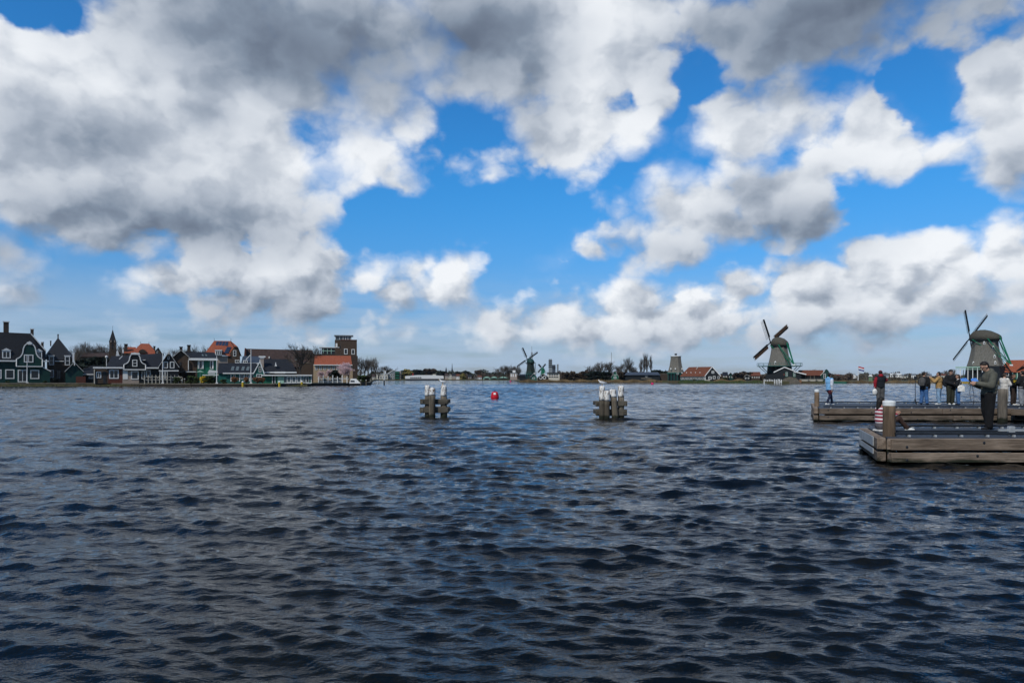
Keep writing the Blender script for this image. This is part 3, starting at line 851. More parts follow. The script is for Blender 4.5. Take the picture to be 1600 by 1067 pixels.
# 14 big brown-roofed warehouse
s = Site('warehouse', 'long warehouse with wide brown tiled roof behind the houses', 'warehouse', 435, 205)
s.box('wall', 'dark_brick', 380, 491, 572, None, 0, 16)
mb = MB(); mb.add([s.pt(380, 573, -0.4), s.pt(492, 573, -0.4), s.pt(488, 546.4, 8), s.pt(383, 545.4, 8), s.pt(492, 573, 16), s.pt(380, 573, 16)],
                  [(0, 1, 2, 3), (1, 4, 2), (4, 5, 3, 2), (5, 0, 3), (5, 4, 1, 0)]); mb.build('roof', MT['dark_tile'], s.root)
s.poly('gable', 'red_brick', [(379.6, 574), (383.8, 574), (383.8, 544.5), (382.2, 544.5)], -0.3, 9)
s.box('parapet', 'brown_brick', 482.4, 485, 546, 585, -0.5, 7)
s.box('annex', 'brown_brick', 469, 486, 567, None, -3, -0.4); s.box('annex_coping', 'quay_cap', 468, 486, 566.2, 567.2, -3.1, -0.5)
for a, b in ((419.5, 557), (461, 560), (455, 566)): s.box('skylight', 'white_paint', a, a + 1.8, b, b + 3, 1.5, 4.5)

# 15 flat-roofed white and green glass pavilion
s = Site('glass_pavilion', 'low white waterside pavilion with flat roof and glass front', 'pavilion', 450, 157.5)
s.box('roof', 'white_paint', 409, 487.5, 585.4, 587.2, -0.6, 5)
s.box('upper_roof', 'white_paint', 412, 463, 581.2, 582.6, 1.5, 5)
s.box('wall', 'bright_green', 411, 440, 587.4, None, 0.2, 4.8); s.box('wall', 'glass_pale', 440.2, 486, 587.4, None, 0.1, 4.8)
s.box('wall', 'bright_green', 470, 486, 587.6, 600, 0.02, 0.1)
for a in (425, 429.2): s.box('door_frame', 'white_paint', a, a + .9, 587.4, None, 0.05, 0.18)
s.box('door', 'dark_metal', 426, 429, 588, None, 0.12, 0.19)
s.box('sill', 'white_paint', 444, 486, 598, None, -0.1, 0.01); s.box('end_panel', 'light_green', 433.5, 443.5, 587.6, None, 0, 0.1)
for a in (448, 455.8, 463.6): s.window(a, a + 6.6, 588.4, 597.8, 0.0, 1, 1, gl='glass_pale')
for a in (473, 478.6): s.window(a, a + 4.2, 588.4, 597.8, 0.0, 1, 1)
for a in (469.8, 485.6): s.box('post', 'white_paint', a, a + 1.2, 587.3, None, -0.12, 0.0)

# 16 white-fronted house with orange roof
s = Site('orange_tiled_hall', 'pale hall with bright orange tiled roof and row of windows', 'house', 519, 186)
s.box('wall', 'hall_wall', 489.5, 551, 569.5, None, 0, 10)
mb = MB(); mb.add([s.pt(490.5, 570.4, -0.4), s.pt(550, 570.4, -0.4), s.pt(548, 555.6, 5), s.pt(492, 555.6, 5), s.pt(550, 570, 10), s.pt(490.5, 570, 10)],
                  [(0, 1, 2, 3), (1, 4, 2), (4, 5, 3, 2), (5, 0, 3), (5, 4, 1, 0)]); mb.build('roof', MT['orange_tile'], s.root)
s.box('gutter', 'white_paint', 490, 550.5, 569.6, 570.8, -0.6, -0.42)
for k in range(8): s.window(492 + k * 6.7, 496 + k * 6.7, 571.8, 577.8, 0, 2, 2)
s.window(544.5, 548, 572, 578, 0, 1, 2)

# 17 tower building
s = Site('brick_tower', 'square brown brick tower with glazed penthouse on top', 'building', 541, 204)
s.box('tower', 'brown_brick', 532.5, 557.6, 531.5, None, 0, 5.5)
mb = MB(); mb.add([s.pt(532.4, None or 603, 0), s.pt(524, 603, 3), s.pt(524, 531.6, 3), s.pt(532.4, 531.6, 0)], [(0, 3, 2, 1)])
s.poly('stair_shaft', 'brown_brick', [(523, None), (532.3, None), (532.3, 531.6), (523, 531.6)], 1.2, 5.4)
s.box('parapet', 'red_brick', 532.2, 557.9, 530.6, 531.6, -0.1, 5.6)
p = s.box('penthouse', 'glass_pale', 523.6, 549, 525.2, 531.4, 1.2, 5)
for a in (523.6, 530, 535.5, 539.4, 543.2, 547.8): s.box('mullion', 'white_paint', a, a + .9, 525.2, 530.6, 1.1, 1.19, parent=p)
s.box('penthouse_roof', 'grey_metal', 522, 552, 523.6, 525, 0.7, 5.4)
s.window(537.5, 543, 544.8, 553.4, 0, 1, 1); s.window(549, 554.2, 545.4, 553.6, 0, 1, 1)
s.box('white_door', 'white_paint', 524.3, 527.2, 536.5, 543, 1.05, 1.2); s.box('louvre', 'dark_metal', 529.8, 531.6, 540, 544, 1.1, 1.2)
l = s.box('link', 'dark_brick', 486, 531, 553.4, None, 1.3, 5); s.box('link_glass', 'glass', 503, 530, 543.6, 553.2, 1.5, 5)
s.box('link_roof', 'white_paint', 498, 531, 542.4, 543.4, 1.1, 5.1)
for k in range(5): s.box('mullion', 'light_green', 505 + k * 6, 505.8 + k * 6, 543.5, 553.2, 1.38, 1.48)
s.box('transom', 'light_green', 503, 530, 548, 548.7, 1.4, 1.49)
s.box('base', 'dark_brick', 533, 559, 556, None, -2.5, -0.1)

# flagpoles
for px, Y, top in ((42.2, 163.6, 556), (166.3, 161.5, 558), (254, 150.5, 552), (338.5, 148.6, 558), (392, 149.2, 548)):
    lab = {42.2: 'white flagpole before the green bell-gabled house', 166.3: 'white lamp-topped pole before the red brick wing', 254: 'white flagpole before the black steep gable',
           338.5: 'white flagpole beside the white awning', 392: 'tallest white flagpole, beside the skylight roof'}[px]
    s = Site('flagpole', lab, 'flagpole', px, Y, 'white flagpoles along the left bank')
    h = s.z(top)
    MB().tube((0, 0, 0), (0, 0, h), 0.11, 0.07, 6).build('pole', MT['white_paint'], s.root)
    MB().ball((0, 0, h + .08), 0.13 if px != 166.3 else .32, 6, 4).build('finial', MT['white_paint'], s.root)
    MB().box(-.25, .25, -.25, .25, 0, .25).build('foot', MT['white_paint'], s.root)

# pale fence of posts and rails along the water
s = Site('post_fence', 'pale grey-white post and rail fence before the black steep gable', 'fence', 255, 151.5)
for k in range(11): s.box('post', 'cream_wall', 225 + k * 5.9, 226.1 + k * 5.9, 586 + (k > 8) * 4, None, -.08, .08)
for b in (588.4, 592.8): s.box('rail', 'cream_wall', 224, 284.5, b, b + .8, .083, .15)
for k in range(5): s.strip('brace', 'cream_wall', [(231 + k * 11.8, 586.4), (235 + k * 11.8, 591)], .7, -.16, -.085)
s = Site('post_fence', 'white post and panel fence between pavilion and moored boat', 'fence', 520, 168)
for k in range(7): s.box('post', 'white_paint', 497 + k * 7.4, 498.3 + k * 7.4, 588 - (k % 2) * 2, None, -.1, .1)
s.box('rail', 'white_paint', 496, 545, 591, 592, .105, .2)
for k in range(5): s.box('panel', 'grey_metal', 498.5 + k * 7.4, 504 + k * 7.4, 594, 600, .11, .16)
for px, py, lab in ((436.5, 597, 'yellow mooring post left of the glass pavilion front'), (471.5, 596.5, 'yellow mooring post before the glass pavilion corner'), (379.3, 597, 'slim yellow mooring post before the skylight house')):
    Y = 146.5 if px < 400 else 147.2 if px < 440 else 157.0
    s = Site('mooring_post', lab, 'mooring post', px, Y, 'yellow mooring posts in the water', z=0)
    r = 0.26
    MB().tube((0, 0, -.8), (0, 0, s.z(py)), r, r * .9, 10).build('post', MT['yellow_paint'], s.root)
    MB().tube((0, 0, s.z(py)), (0, 0, s.z(py) + .22), r * .95, r * .6, 10).build('cap', MT['white_paint'], s.root)
for px, lab in ((283.5, 'short pale post on the quay, left of a pair'), (288, 'short pale post on the quay, right of a pair')):
    s = Site('quay_post', lab, 'post', px, 149.4); s.box('post', 'quay_cap', px - .9, px + .9, 594 - (px > 285) * 2, None, -.12, .12); s.box('cap', 'white_paint', px - 1, px + 1, 593.4 - (px > 285) * 2, 594.2 - (px > 285) * 2, -.14, .14)

# moored motor boat with white cover
s = Site('motor_boat', 'small motor boat under a white cabin cover at the quay end', 'boat', 554, 170.5, z=0)
hull = MB(); x0, x1 = s.x(545), s.x(565.5); z1 = .55
hull.add([(x0, -1.1, z1), (x1 - .9, -1.1, z1), (x1, 0, z1 + .12), (x1 - .9, 1.1, z1), (x0, 1.1, z1), (x0 + .3, -.75, -.25), (x1 - 1.2, -.7, -.25), (x1 - .5, 0, -.25), (x1 - 1.2, .7, -.25), (x0 + .3, .75, -.25)],
         [(0, 1, 6, 5)[::-1], (1, 2, 7, 6)[::-1], (2, 3, 8, 7)[::-1], (3, 4, 9, 8)[::-1], (4, 0, 5, 9)[::-1], (0, 1, 2, 3, 4), (9, 8, 7, 6, 5)])
hull.build('hull', MT['dark_metal'], s.root)
cv = MB(); a0, a1 = s.x(545.6), s.x(563.4)
cv.add([(a0, -1, .58), (a1, -1, .58), (a1, 1, .58), (a0, 1, .58), (a0 + .35, -.8, 1.75), (a1 - 1.1, -.8, 1.75), (a1 - 1.1, .8, 1.75), (a0 + .35, .8, 1.75)],
       [(0, 1, 5, 4), (1, 2, 6, 5), (2, 3, 7, 6), (3, 0, 4, 7), (4, 5, 6, 7), (3, 2, 1, 0)])
cv.build('cover', MT['white_paint'], s.root)
MB().add([(a0 + .3, -1.0, .95), (a0 + 1.3, -1.0, .95), (a0 + 1.3, -.93, 1.3), (a0 + .35, -.93, 1.3)], [(0, 1, 2, 3)]).build('window', MT['glass'], s.root)
for px in (563.5, 572):
    t = Site('jetty_post', 'grey jetty post %s the moored motor boat' % ('touching' if px < 570 else 'standing apart beside'), 'post', px, 170, z=0)
    t.box('post', 'quay_cap', px - .8, px + .8, 594, 603.5, -.13, .13); t.box('cap', 'white_paint', px - .9, px + .9, 593.4, 594.1, -.15, .15)
# ------------------------------------------------------------------ windmills
def windmill(name, label, px, Y, axis, hub, L, phi, body, cap_col, base_col, frame_col, cap, stage=None, cloth=(0, 1, 2, 3), tail=True, vents=(), beam='mill_beam', wide=1.5):
    """body: [(half width px, py) ...] top first; cap: (half length px, half width px, py base, py top); hub (px, py)"""
    s = Site(name, label, 'windmill', px, Y)
    u = Y / F; r = s.root
    ax = Vector((axis[0], axis[1], 0)).normalized(); side = Vector((-ax.y, ax.x, 0))
    prof = [(w * u * 1.01, s.z(py)) for w, py in body]
    MB().lathe(prof[::-1], 8, rot=PI / 8 + math.atan2(ax.y, ax.x)).build('body', MT[base_col[0]], r)
    zb = prof[-1][1]
    rb = prof[-1][0] * 1.02
    MB().lathe([(rb * 1.12, -.05), (rb * 1.0, zb - .05)], 8, rot=PI / 8 + math.atan2(ax.y, ax.x)).build('base', MT[base_col[1]], r)
    # thatched cap: an upturned boat along the axis
    hl, hw, pb, ptop = cap; hl *= u; hw *= u; z0, z1 = s.z(pb), s.z(ptop); h = z1 - z0
    st = [(-1.0, .50, .42), (-.8, .74, .60), (-.4, .96, .86), (0, 1.0, .99), (.35, .95, 1.0), (.72, .74, .90), (.97, .46, .62)]
    rows = []
    n = 9
    for t, wf, hf in st[::-1]:
        row = []
        for i in range(n):
            a = PI * i / (n - 1)
            sh = abs(math.cos(a)) ** 0.8 * (1 if math.cos(a) >= 0 else -1)
            row.append(ax * (t * hl) + side * (hw * wf * sh) + Vector((0, 0, z0 + h * hf * math.sin(a) ** 0.85)))
        rows.append(row)
    v = [p for row in rows for p in row]; m = len(rows)
    f = [(k * n + i, k * n + i + 1, (k + 1) * n + i + 1, (k + 1) * n + i) for k in range(m - 1) for i in range(n - 1)]
    f += [tuple(range(n - 1, -1, -1)), tuple((m - 1) * n + i for i in range(n))] + [(k * n + n - 1, k * n, (k + 1) * n, (k + 1) * n + n - 1) for k in range(m - 1)]
    pydata('cap', v, f, MT[cap_col], r, True)
    MB().lathe([(prof[0][0] * 1.05, z0 - .5), (prof[0][0] * 1.08, z0 - .02)], 16).build('cap_ring', MT['black_boards'], r)
    # windshaft and sails, leaning back
    tau = R(12)
    axis3 = ax * math.cos(tau) + Vector((0, 0, math.sin(tau)))
    e_r = -side; e_u = e_r.cross(axis3) * -1
    if e_u.z < 0: e_u = -e_u
    if e_r.x < 0: e_r = -e_r
    H = Vector((s.x(hub[0]), 0, s.z(hub[1])))
    k = H.x / ax.x if abs(ax.x) > .05 else hl
    H = ax * k; H.z = s.z(hub[1])
    MB().tube(H - axis3 * 2.2, H + axis3 * .5, .38, .34, 8).build('windshaft', MT['black_boards'], r)
    Lm = L * u
    for q in range(4):
        a = phi + q * PI / 2
        d = e_r * math.cos(a) + e_u * math.sin(a); w = e_r * -math.sin(a) + e_u * math.cos(a)
        nrm = d.cross(w)
        mb = MB()
        off = axis3 * (.35 if q % 2 else .1)
        A = H + off
        mb.bar(A, A + d * Lm, .30, .26, up=nrm)
        W = min(wide, Lm * .15)
        st = mb.build('sail', MT['black_boards'], r)
        fr = MB(); i0, i1 = .20, .985; nb = 16
        for i in range(nb + 1):
            p = A + d * Lm * (i0 + (i1 - i0) * i / nb)
            fr.bar(p - w * .35, p + w * W, .055, .05, up=nrm)
        for ww in (W, W * .52, -.35):
            fr.bar(A + d * Lm * i0 + w * ww, A + d * Lm * i1 + w * ww, .055, .05, up=nrm)
        fr.build('lattice', MT[frame_col], st)
        MB().slab([A + d * Lm * i0 - w * .08 + nrm * .09, A + d * Lm * i0 - w * .62 + nrm * .09, A + d * Lm * i1 - w * .52 + nrm * .09, A + d * Lm * i1 - w * .08 + nrm * .09], .04).build('leading_board', MT['black_boards'], st)
        if q in cloth:
            MB().slab([A + d * Lm * (i0 + .02) + w * .12 + nrm * .1, A + d * Lm * (i0 + .02) + w * W * .97 + nrm * .1, A + d * Lm * (i1 - .03) + w * W * .97 + nrm * .1, A + d * Lm * (i1 - .03) + w * .12 + nrm * .1], .03).build('sail_cloth', MT['sail_cloth'], st)
    # tail: pole and braces from the cap down to the stage
    if tail:
        T = -ax * (rb * 1.42) + Vector((0, 0, zb + .5))
        rear = -ax * hl * .98 + Vector((0, 0, z0 + h * .35))
        MB().bar(rear, T, .36, .36).build('tail_pole', MT[beam], r)
        for sg in (-1, 1):
            f1 = ax * hl * .45 + side * sg * hw * 1.25 + Vector((0, 0, z0 + .1)); b1 = -ax * hl * .55 + side * sg * hw * 1.15 + Vector((0, 0, z0 + .25))
            MB().bar(f1, T, .20, .20).build('long_brace', MT[beam], r)
            MB().bar(b1, T, .24, .24).build('short_brace', MT[beam], r)
            MB().bar(b1, -ax * (rb * 1.2) + side * sg * 1.2 + Vector((0, 0, zb + .4)), .14, .14).build('tail_stay', MT[beam], r)
        MB().bar(ax * hl * .45 - side * hw * 1.3 + Vector((0, 0, z0 + .1)), ax * hl * .45 + side * hw * 1.3 + Vector((0, 0, z0 + .1)), .3, .3).build('cross_beam', MT[beam], r)
        MB().bar(-ax * hl * .55 - side * hw * 1.2 + Vector((0, 0, z0 + .25)), -ax * hl * .55 + side * hw * 1.2 + Vector((0, 0, z0 + .25)), .3, .3).build('cross_beam', MT[beam], r)
        MB().box(-.5, .5, -.25, .25, 0, .5).build('winch', MT['white_paint'], r, loc=T + Vector((0, -.3, -.5)))
    if stage:
        rs = stage * u
        MB().lathe([(rs, zb - .28), (rs, zb - .06)], 16).build('stage', MT['teal_green'], r)
        rl = MB()
        for i in range(16):
            a0, a1 = 2 * PI * i / 16, 2 * PI * (i + 1) / 16
            p0, p1 = Vector((rs * math.cos(a0), rs * math.sin(a0), zb)), Vector((rs * math.cos(a1), rs * math.sin(a1), zb))
            rl.bar(p0 + Vector((0, 0, 1)), p1 + Vector((0, 0, 1)), .08, .08); rl.bar(p0 + Vector((0, 0, .5)), p1 + Vector((0, 0, .5)), .06, .06)
            rl.bar(p0 - Vector((0, 0, .05)), p0 + Vector((0, 0, 1.02)), .09, .09, up=(0, 1, 0))
        rl.build('railing', MT['teal_green'], r)
        for i in range(16):
            a = 2 * PI * (i + .5) / 16; c = Vector((math.cos(a), math.sin(a), 0))
            MB().bar(c * rs * .93 + Vector((0, 0, zb - .3)), c * rb * 1.03 + Vector((0, 0, zb - 3.0)), .16, .16).build('stage_brace', MT['teal_green'], r)
    for vx, vy in vents:   # small white dormer windows standing out of the thatch on the near side
        rr = np.interp(s.z(vy), [p[1] for p in prof[::-1]], [p[0] for p in prof[::-1]])
        x = s.x(vx); yy = -math.sqrt(max(rr * rr * .9 - x * x, .1))
        d = MB().prism([(x - .3, s.z(vy) - .55), (x + .3, s.z(vy) - .55), (x + .3, s.z(vy) + .3), (x, s.z(vy) + .75), (x - .3, s.z(vy) + .3)], yy - .25, yy + 1.0).build('thatch_dormer', MT['white_paint'], r)
        MB().box(x - .17, x + .17, yy - .28, yy - .252, s.z(vy) - .4, s.z(vy) + .2).build('pane', MT['glass'], d)
    return s


A = windmill('windmill', 'thatched windmill with brown cloth sails and green tail beams above white-gabled barn', 1218, 262, (-.788, .616), (1205, 534), 43.0, R(36.6),
             [(11.5, 540.5), (12.6, 548), (14.2, 557), (16.0, 565), (17.8, 571.5)], 'thatch_cap', ('thatch', 'black_boards'), 'black_boards',
             (13.5, 10.5, 540.5, 526.5), stage=33, cloth=(0, 2), vents=[(1211.5, 567)])
B = windmill('windmill', 'largest thatched windmill behind the man in olive jacket, bare dark sails', 1539.5, 258, (-.93, .368), (1517, 526), 55.0, R(42.0),
             [(16.8, 531), (17.3, 540), (18.8, 550), (21.2, 562), (24.0, 572)], 'thatch_cap', ('thatch', 'black_boards'), 'black_boards',
             (20.0, 16.5, 531.5, 515.0), stage=None, cloth=(), wide=1.1, vents=[(1521.5, 567.5), (1552, 543.5), (1554, 557.5), (1555, 567), (1538, 536.5)])
s = B
st = s.box('stage', 'light_green', 1493, 1536, 572.6, 574.4, -7, -2.0)
s.box('rail', 'light_green', 1493, 1536, 576.4, 577.2, -7, -6.9)
for px in (1500, 1512, 1519.5, 1527, 1534.5): s.box('stage_post', 'white_paint', px, px + 1.2, 574.5, None, -6.9, -6.6)
for px in (1505, 1523): s.box('stage_strut', 'bright_green', px, px + 1.0, 578, None, -4.5, -4.3)
Cm = windmill('windmill', 'dark green boarded windmill far off before the factory towers', 829, 400, (-.57, .82), (824.3, 561.2), 21.5, R(33),
              [(5.2, 567.2), (5.6, 572), (6.3, 578), (7.4, 584)], 'green_boards', ('mill_green', 'black_boards'), 'black_boards', (6.6, 5.6, 567.4, 560), stage=9, cloth=(), beam='mill_green', wide=.9)
D = windmill('windmill', 'tiny bright green windmill beside the dark green one', 848, 425, (-.5, .86), (846.8, 575.2), 9.0, R(48),
             [(2.0, 577.5), (2.6, 581), (3.4, 585)], 'bright_green', ('bright_green', 'bright_green'), 'black_boards', (2.6, 2.2, 577.5, 574), cloth=(), tail=True)

# mill stump without sails
s = Site('mill_stump', 'tapered grey thatched mill body without cap or sails', 'windmill', 1056, 293)
u = 293 / F
prof = [(8.3, 557.2), (8.8, 563), (10.1, 571), (12.0, 578), (13.8, 582.2)]
MB().lathe([(w * u, s.z(py)) for w, py in prof[::-1]], 8, rot=PI / 8).build('body', MT['thatch'], s.root)
MB().lathe([(8.7 * u, s.z(557.1)), (8.9 * u, s.z(556.3)), (5 * u, s.z(555.4))], 12).build('flat_roof', MT['white_paint'], s.root)
MB().lathe([(.35, s.z(556)), (.4, s.z(554.8)), (.55, s.z(554.4)), (.5, s.z(552.4))], 10).build('knob', MT['dark_metal'], s.root)
MB().lathe([(14.6 * u, s.z(583.8)), (14.6 * u, s.z(582.3))], 8, rot=PI / 8).build('stage', MT['teal_green'], s.root)
MB().lathe([(12.5 * u, -.05), (12.2 * u, s.z(583.9))], 8, rot=PI / 8).build('base', MT['black_boards'], s.root)
for a in (1047.5, 1054.5, 1065): s.box('window', 'white_paint', a, a + 1.5, 574.8, 577.4, -3.6, -2.9)
s.window(1057.5, 1060.5, 582.9, 585, -4.0, 1, 1)
for a in range(6): s.box('stage_post', 'teal_green', 1043.5 + a * 4.8, 1044.3 + a * 4.8, 584, None, -3.9, -3.7)

# brown-roofed shed house beside it
s = Site('brown_roof_house', 'long house with sunlit brown tiled roof and black gable end', 'house', 1096, 284)
s.box('wall', 'green_boards', 1063, 1101, 587.4, None, 0, 8)
mb = MB(); mb.add([s.pt(1062, 588, -0.4), s.pt(1101.6, 588, -0.4), s.pt(1113, 573, 4), s.pt(1076.5, 573.4, 4)], [(0, 1, 2, 3)])
MB().slab([s.pt(1062, 588, -0.4), s.pt(1101.6, 588, -0.4), s.pt(1113, 573, 4), s.pt(1076.5, 573.4, 4)], .18).build('roof', MT['brown_tile'], s.root)
s.poly('gable', 'black_boards', [(1101.5, None), (1125, None), (1125, 586.5), (1113, 573.6), (1101.5, 588)], 0.05, 8)
s.strip('bargeboard', 'white_paint', [(1101, 588.2), (1113, 573), (1126.5, 587.6)], 1.1, -.3, -.02)
s.box('corner_board', 'white_paint', 1101, 1102.4, 588.5, None, -.1, .04)
s.strip('ridge_vent', 'white_paint', [(1088, 576.6), (1090.5, 573.6)], .6, 3, 4)
for k in range(5): s.box('window', 'white_paint', 1065 + k * 7, 1066.4 + k * 7, 581.4, 583.2, 1.2, 1.6)
for k in range(9): s.window(1064 + k * 4.1, 1066.8 + k * 4.1, 588.8, 593, 0, 1, 1)
s.window(1112, 1116, 579.4, 583.4, .05, 2, 2); s.window(1107, 1112, 588.4, 592.6, .05, 2, 1); s.window(1114, 1118, 587.6, 592, .05, 1, 1); s.window(1121.5, 1124.4, 587.8, 592, .05, 1, 1)

# long low barn with blue-grey roof
s = Site('low_barn', 'long low black barn with flat blue-grey roof by the reeds', 'barn', 1004, 296)
s.box('wall', 'black_boards', 977, 1031, 585.2, None, 0, 8)
MB().slab([s.pt(976, 585.8, -.6), s.pt(1032, 585.8, -.6), s.pt(1028, 581.4, 6), s.pt(979, 581.4, 6)], .2).build('roof', MT['slate_pale'], s.root)
s.box('door', 'dark_metal', 1006, 1014, 587, None, -.08, .02); s.window(1008.5, 1011.5, 586.6, 589, 0, 1, 1)
s.box('platform', 'quay_cap', 1002, 1018, 590.4, 592, -5, -2)
s = Site('brick_wall', 'red-brown brick wall between low barn and mill stump', 'wall', 1038, 298)
s.box('wall', 'dark_brick', 1031.5, 1044, 584, None, 0, .4); s.box('coping', 'quay_cap', 1031.3, 1044, 583.4, 584, -.05, .45)

# green A-frame house
s = gable_house('green_gable_hut', 'bright green pointed hut with thin white edges among dark hedges', 'hut', 955.5, 966.5, 588.5, 578.8, 292, 'bright_green', 'black_boards', 6, over=.3, tw=1.0)
s.box('loft_beam', 'white_paint', 957.6, 964.4, 585.2, 585.8, -.1, -.01)
s.window(959, 963, 588, 591.5, 0, 2, 1)

# barn in front of the big mill
s = Site('white_gable_barn', 'low black barn with broad white gable edge under the windmill stage', 'barn', 1226, 252)
s.poly('wall', 'black_boards', [(1206, None), (1252, None), (1252, 583.5), (1240, 579.4), (1226, 574.2), (1209, 581.5), (1206, 583)], 0, 7)
s.strip('bargeboard', 'white_paint', [(1209, 581.6), (1226, 573.6), (1240.5, 579.2)], 1.5, -.4, -.02)
s.strip('bargeboard', 'white_paint', [(1240.3, 580.4), (1260, 585.0)], 1.5, -.5, -.1)
MB().slab([s.pt(1205.5, 583.4, -.3), s.pt(1226, 573.6, -.3), s.pt(1226, 573.6, 7), s.pt(1205.5, 583.4, 7)][::1], .1).build('roof', MT['slate'], s.root)
MB().slab([s.pt(1226, 573.6, -.3), s.pt(1259, 585, -.3), s.pt(1259, 585, 7), s.pt(1226, 573.6, 7)], .1).build('roof', MT['slate'], s.root)
for a, b in ((1228, 581.6), (1240, 582)):
    s.box('shutter', 'bright_green', a - 1, a + 3.4, b - .4, b + 7, -.05, .01); s.window(a, a + 2.6, b, b + 2.6, -.06, 1, 1); s.window(a, a + 2.6, b + 3.6, b + 6, -.06, 1, 1)
s.box('notice', 'red_brick', 1224, 1227, 583.8, 586.4, -.06, .01)
s.poly('wing', 'black_boards', [(1196, None), (1206, None), (1206, 584.5), (1196, 585.4)], .4, 5)
s = Site('hay_ramp', 'grey-brown sloping planked ramp before the white-gabled barn', 'ramp', 1236, 246.8)
s.poly('ramp', 'quay_cap', [(1217, 598.6), (1252, 598.6), (1244, 590.2), (1233, 588.6), (1226, 591)], 0, 3)
s = Site('crate', 'small orange-brown crate at the foot of the ramp', 'crate', 1250.5, 246.2); s.box('box', 'rust_reed', 1248.6, 1252.6, 593.6, 597.8, 0, 1); s.box('lid', 'quay_cap', 1248.4, 1252.8, 593.0, 593.5, -.05, 1.05)
s = Site('picket_fence', 'short white picket fence at the water under the windmill', 'fence', 1207, 246.4)
for k in range(11): s.box('picket', 'white_paint', 1193.5 + k * 2.7, 1194.7 + k * 2.7, 592.4 + (k % 3) * .5, 598.6, -.04, .04)
s.box('rail', 'quay_cap', 1193, 1222, 594.4, 595.0, .043, .12)
s.strip('brace', 'white_paint', [(1215.5, 592), (1221.5, 598)], .8, -.12, -.045)

s = Site('bell_gable_barn', 'barn with brown tiled roof and dark green bell gable at its right end', 'barn', 1275, 254)
s.box('wall', 'black_boards', 1247, 1286, 586, None, 0, 7)
MB().slab([s.pt(1245, 586.4, -.5), s.pt(1284, 586.4, -.5), s.pt(1287, 578.2, 3.5), s.pt(1248, 578.2, 3.5)], .15).build('roof', MT['brown_tile'], s.root)
s.poly('gable', 'green_boards', [(1283, None), (1300, None), (1300, 586), (1296, 582), (1294, 578.4), (1291.4, 576.6), (1288.8, 578.4), (1287, 582), (1283, 586)], -.6, 6)
s.strip('bargeboard', 'cream_wall', [(1282, 586.6), (1289, 579.6)], .8, -.8, -.61)
s.window(1287, 1290.4, 584, 591, -.6, 1, 2); s.box('door', 'bright_green', 1292, 1297, 586, None, -.68, -.6)
for a in (1258, 1266, 1272): s.box('post', 'quay_cap', a, a + 1, 587, None, -.4, -.1)
for a, lab in ((1254, 'left of two'), (1266, 'middle'), (1277, 'right')):
    t = Site('dinghy', 'small pale dinghy drawn up before the brown-roofed barn, %s one' % lab if a == 1266 else 'pale dinghy drawn up before the brown-roofed barn, %s end' % lab.split()[0], 'boat', a + 3, 249.5)
    MB().add([(-1.6, -.5, .75), (1.2, -.55, .7), (1.9, 0, .85), (1.2, .55, .7), (-1.6, .5, .75), (-1.4, -.3, 0), (1.1, -.3, 0), (1.1, .3, 0), (-1.4, .3, 0)],
             [(0, 5, 6, 1), (1, 6, 2), (2, 7, 3), (6, 7, 2), (3, 7, 8, 4), (4, 8, 5, 0), (5, 8, 7, 6), (0, 1, 2, 3, 4)]).build('hull', MT['cream_wall'], t.root)
    MB().box(-.2, .1, -.5, .5, .7, .78).build('thwart', MT['quay_cap'], t.root)

# red-roofed house at the right edge
s = Site('red_roof_house', 'dark house with bright orange-red roof at the right edge', 'house', 1590, 252)
s.box('wall', 'black_boards', 1561, 1650, 581, None, 0, 9)
MB().slab([s.pt(1556.5, 581.6, -.5), s.pt(1652, 581.6, -.5), s.pt(1648, 562.4, 4.5), s.pt(1575.5, 562.4, 4.5)], .18).build('roof', MT['orange_tile'], s.root)
s.strip('bargeboard', 'white_paint', [(1556, 581.4), (1575.3, 562.2)], 1.4, -.7, -.2)
s.strip('valley', 'dark_tile', [(1588.5, 579), (1602, 568.6)], .7, -.6, 1.5)
s.box('low_roof', 'white_paint', 1552, 1566, 571, 574, -.2, 2)
for a in (1559.5, 1572, 1606): s.window(a, a + 4.5, 582.8, 587.5, 0, 1, 1)
for a in (1581.5, 1589): s.box('post', 'light_green', a, a + 1.6, 581.8, None, -.3, -.1)
s.box('door', 'bright_green', 1583.4, 1588.6, 584, None, -.08, .01)

# boats under bright tarpaulins
for k, (px, w, m, lab) in enumerate(((1508, 9, 'blue_tarp', 'moored boat under bright blue tarpaulin, left of the olive-jacketed man'), (1524, 8, 'blue_tarp', 'moored boat under blue tarpaulin behind the olive-jacketed man'))):
    if 'blue_tarp' not in MT: mat('blue_tarp', (0.02, 0.16, 0.50), 0.5, 0.25, 2.0)
    t = Site('moored_boat', lab, 'boat', px, 247, z=0); h = w * 247 / F / 2 * 1.6
    MB().add([(-h, -.8, .6), (h * .7, -.9, .6), (h, 0, .75), (h * .7, .9, .6), (-h, .8, .6), (-h * .9, -.6, -.3), (h * .6, -.6, -.3), (h * .6, .6, -.3), (-h * .9, .6, -.3)],
             [(0, 5, 6, 1), (1, 6, 2), (2, 7, 3), (6, 7, 2), (3, 7, 8, 4), (4, 8, 5, 0), (5, 8, 7, 6), (0, 1, 2, 3, 4)]).build('hull', MT['yellow_paint'], t.root)
    MB().add([(-h, -.8, .62), (h * .8, -.9, .62), (h * .8, .9, .62), (-h, .8, .62), (-h * .8, -.1, 1.7), (h * .2, -.1, 1.9), (h * .2, .1, 1.9), (-h * .8, .1, 1.7)],
             [(0, 1, 5, 4), (1, 2, 6, 5), (2, 3, 7, 6), (3, 0, 4, 7), (4, 5, 6, 7), (3, 2, 1, 0)]).build('tarpaulin', MT[m], t.root)
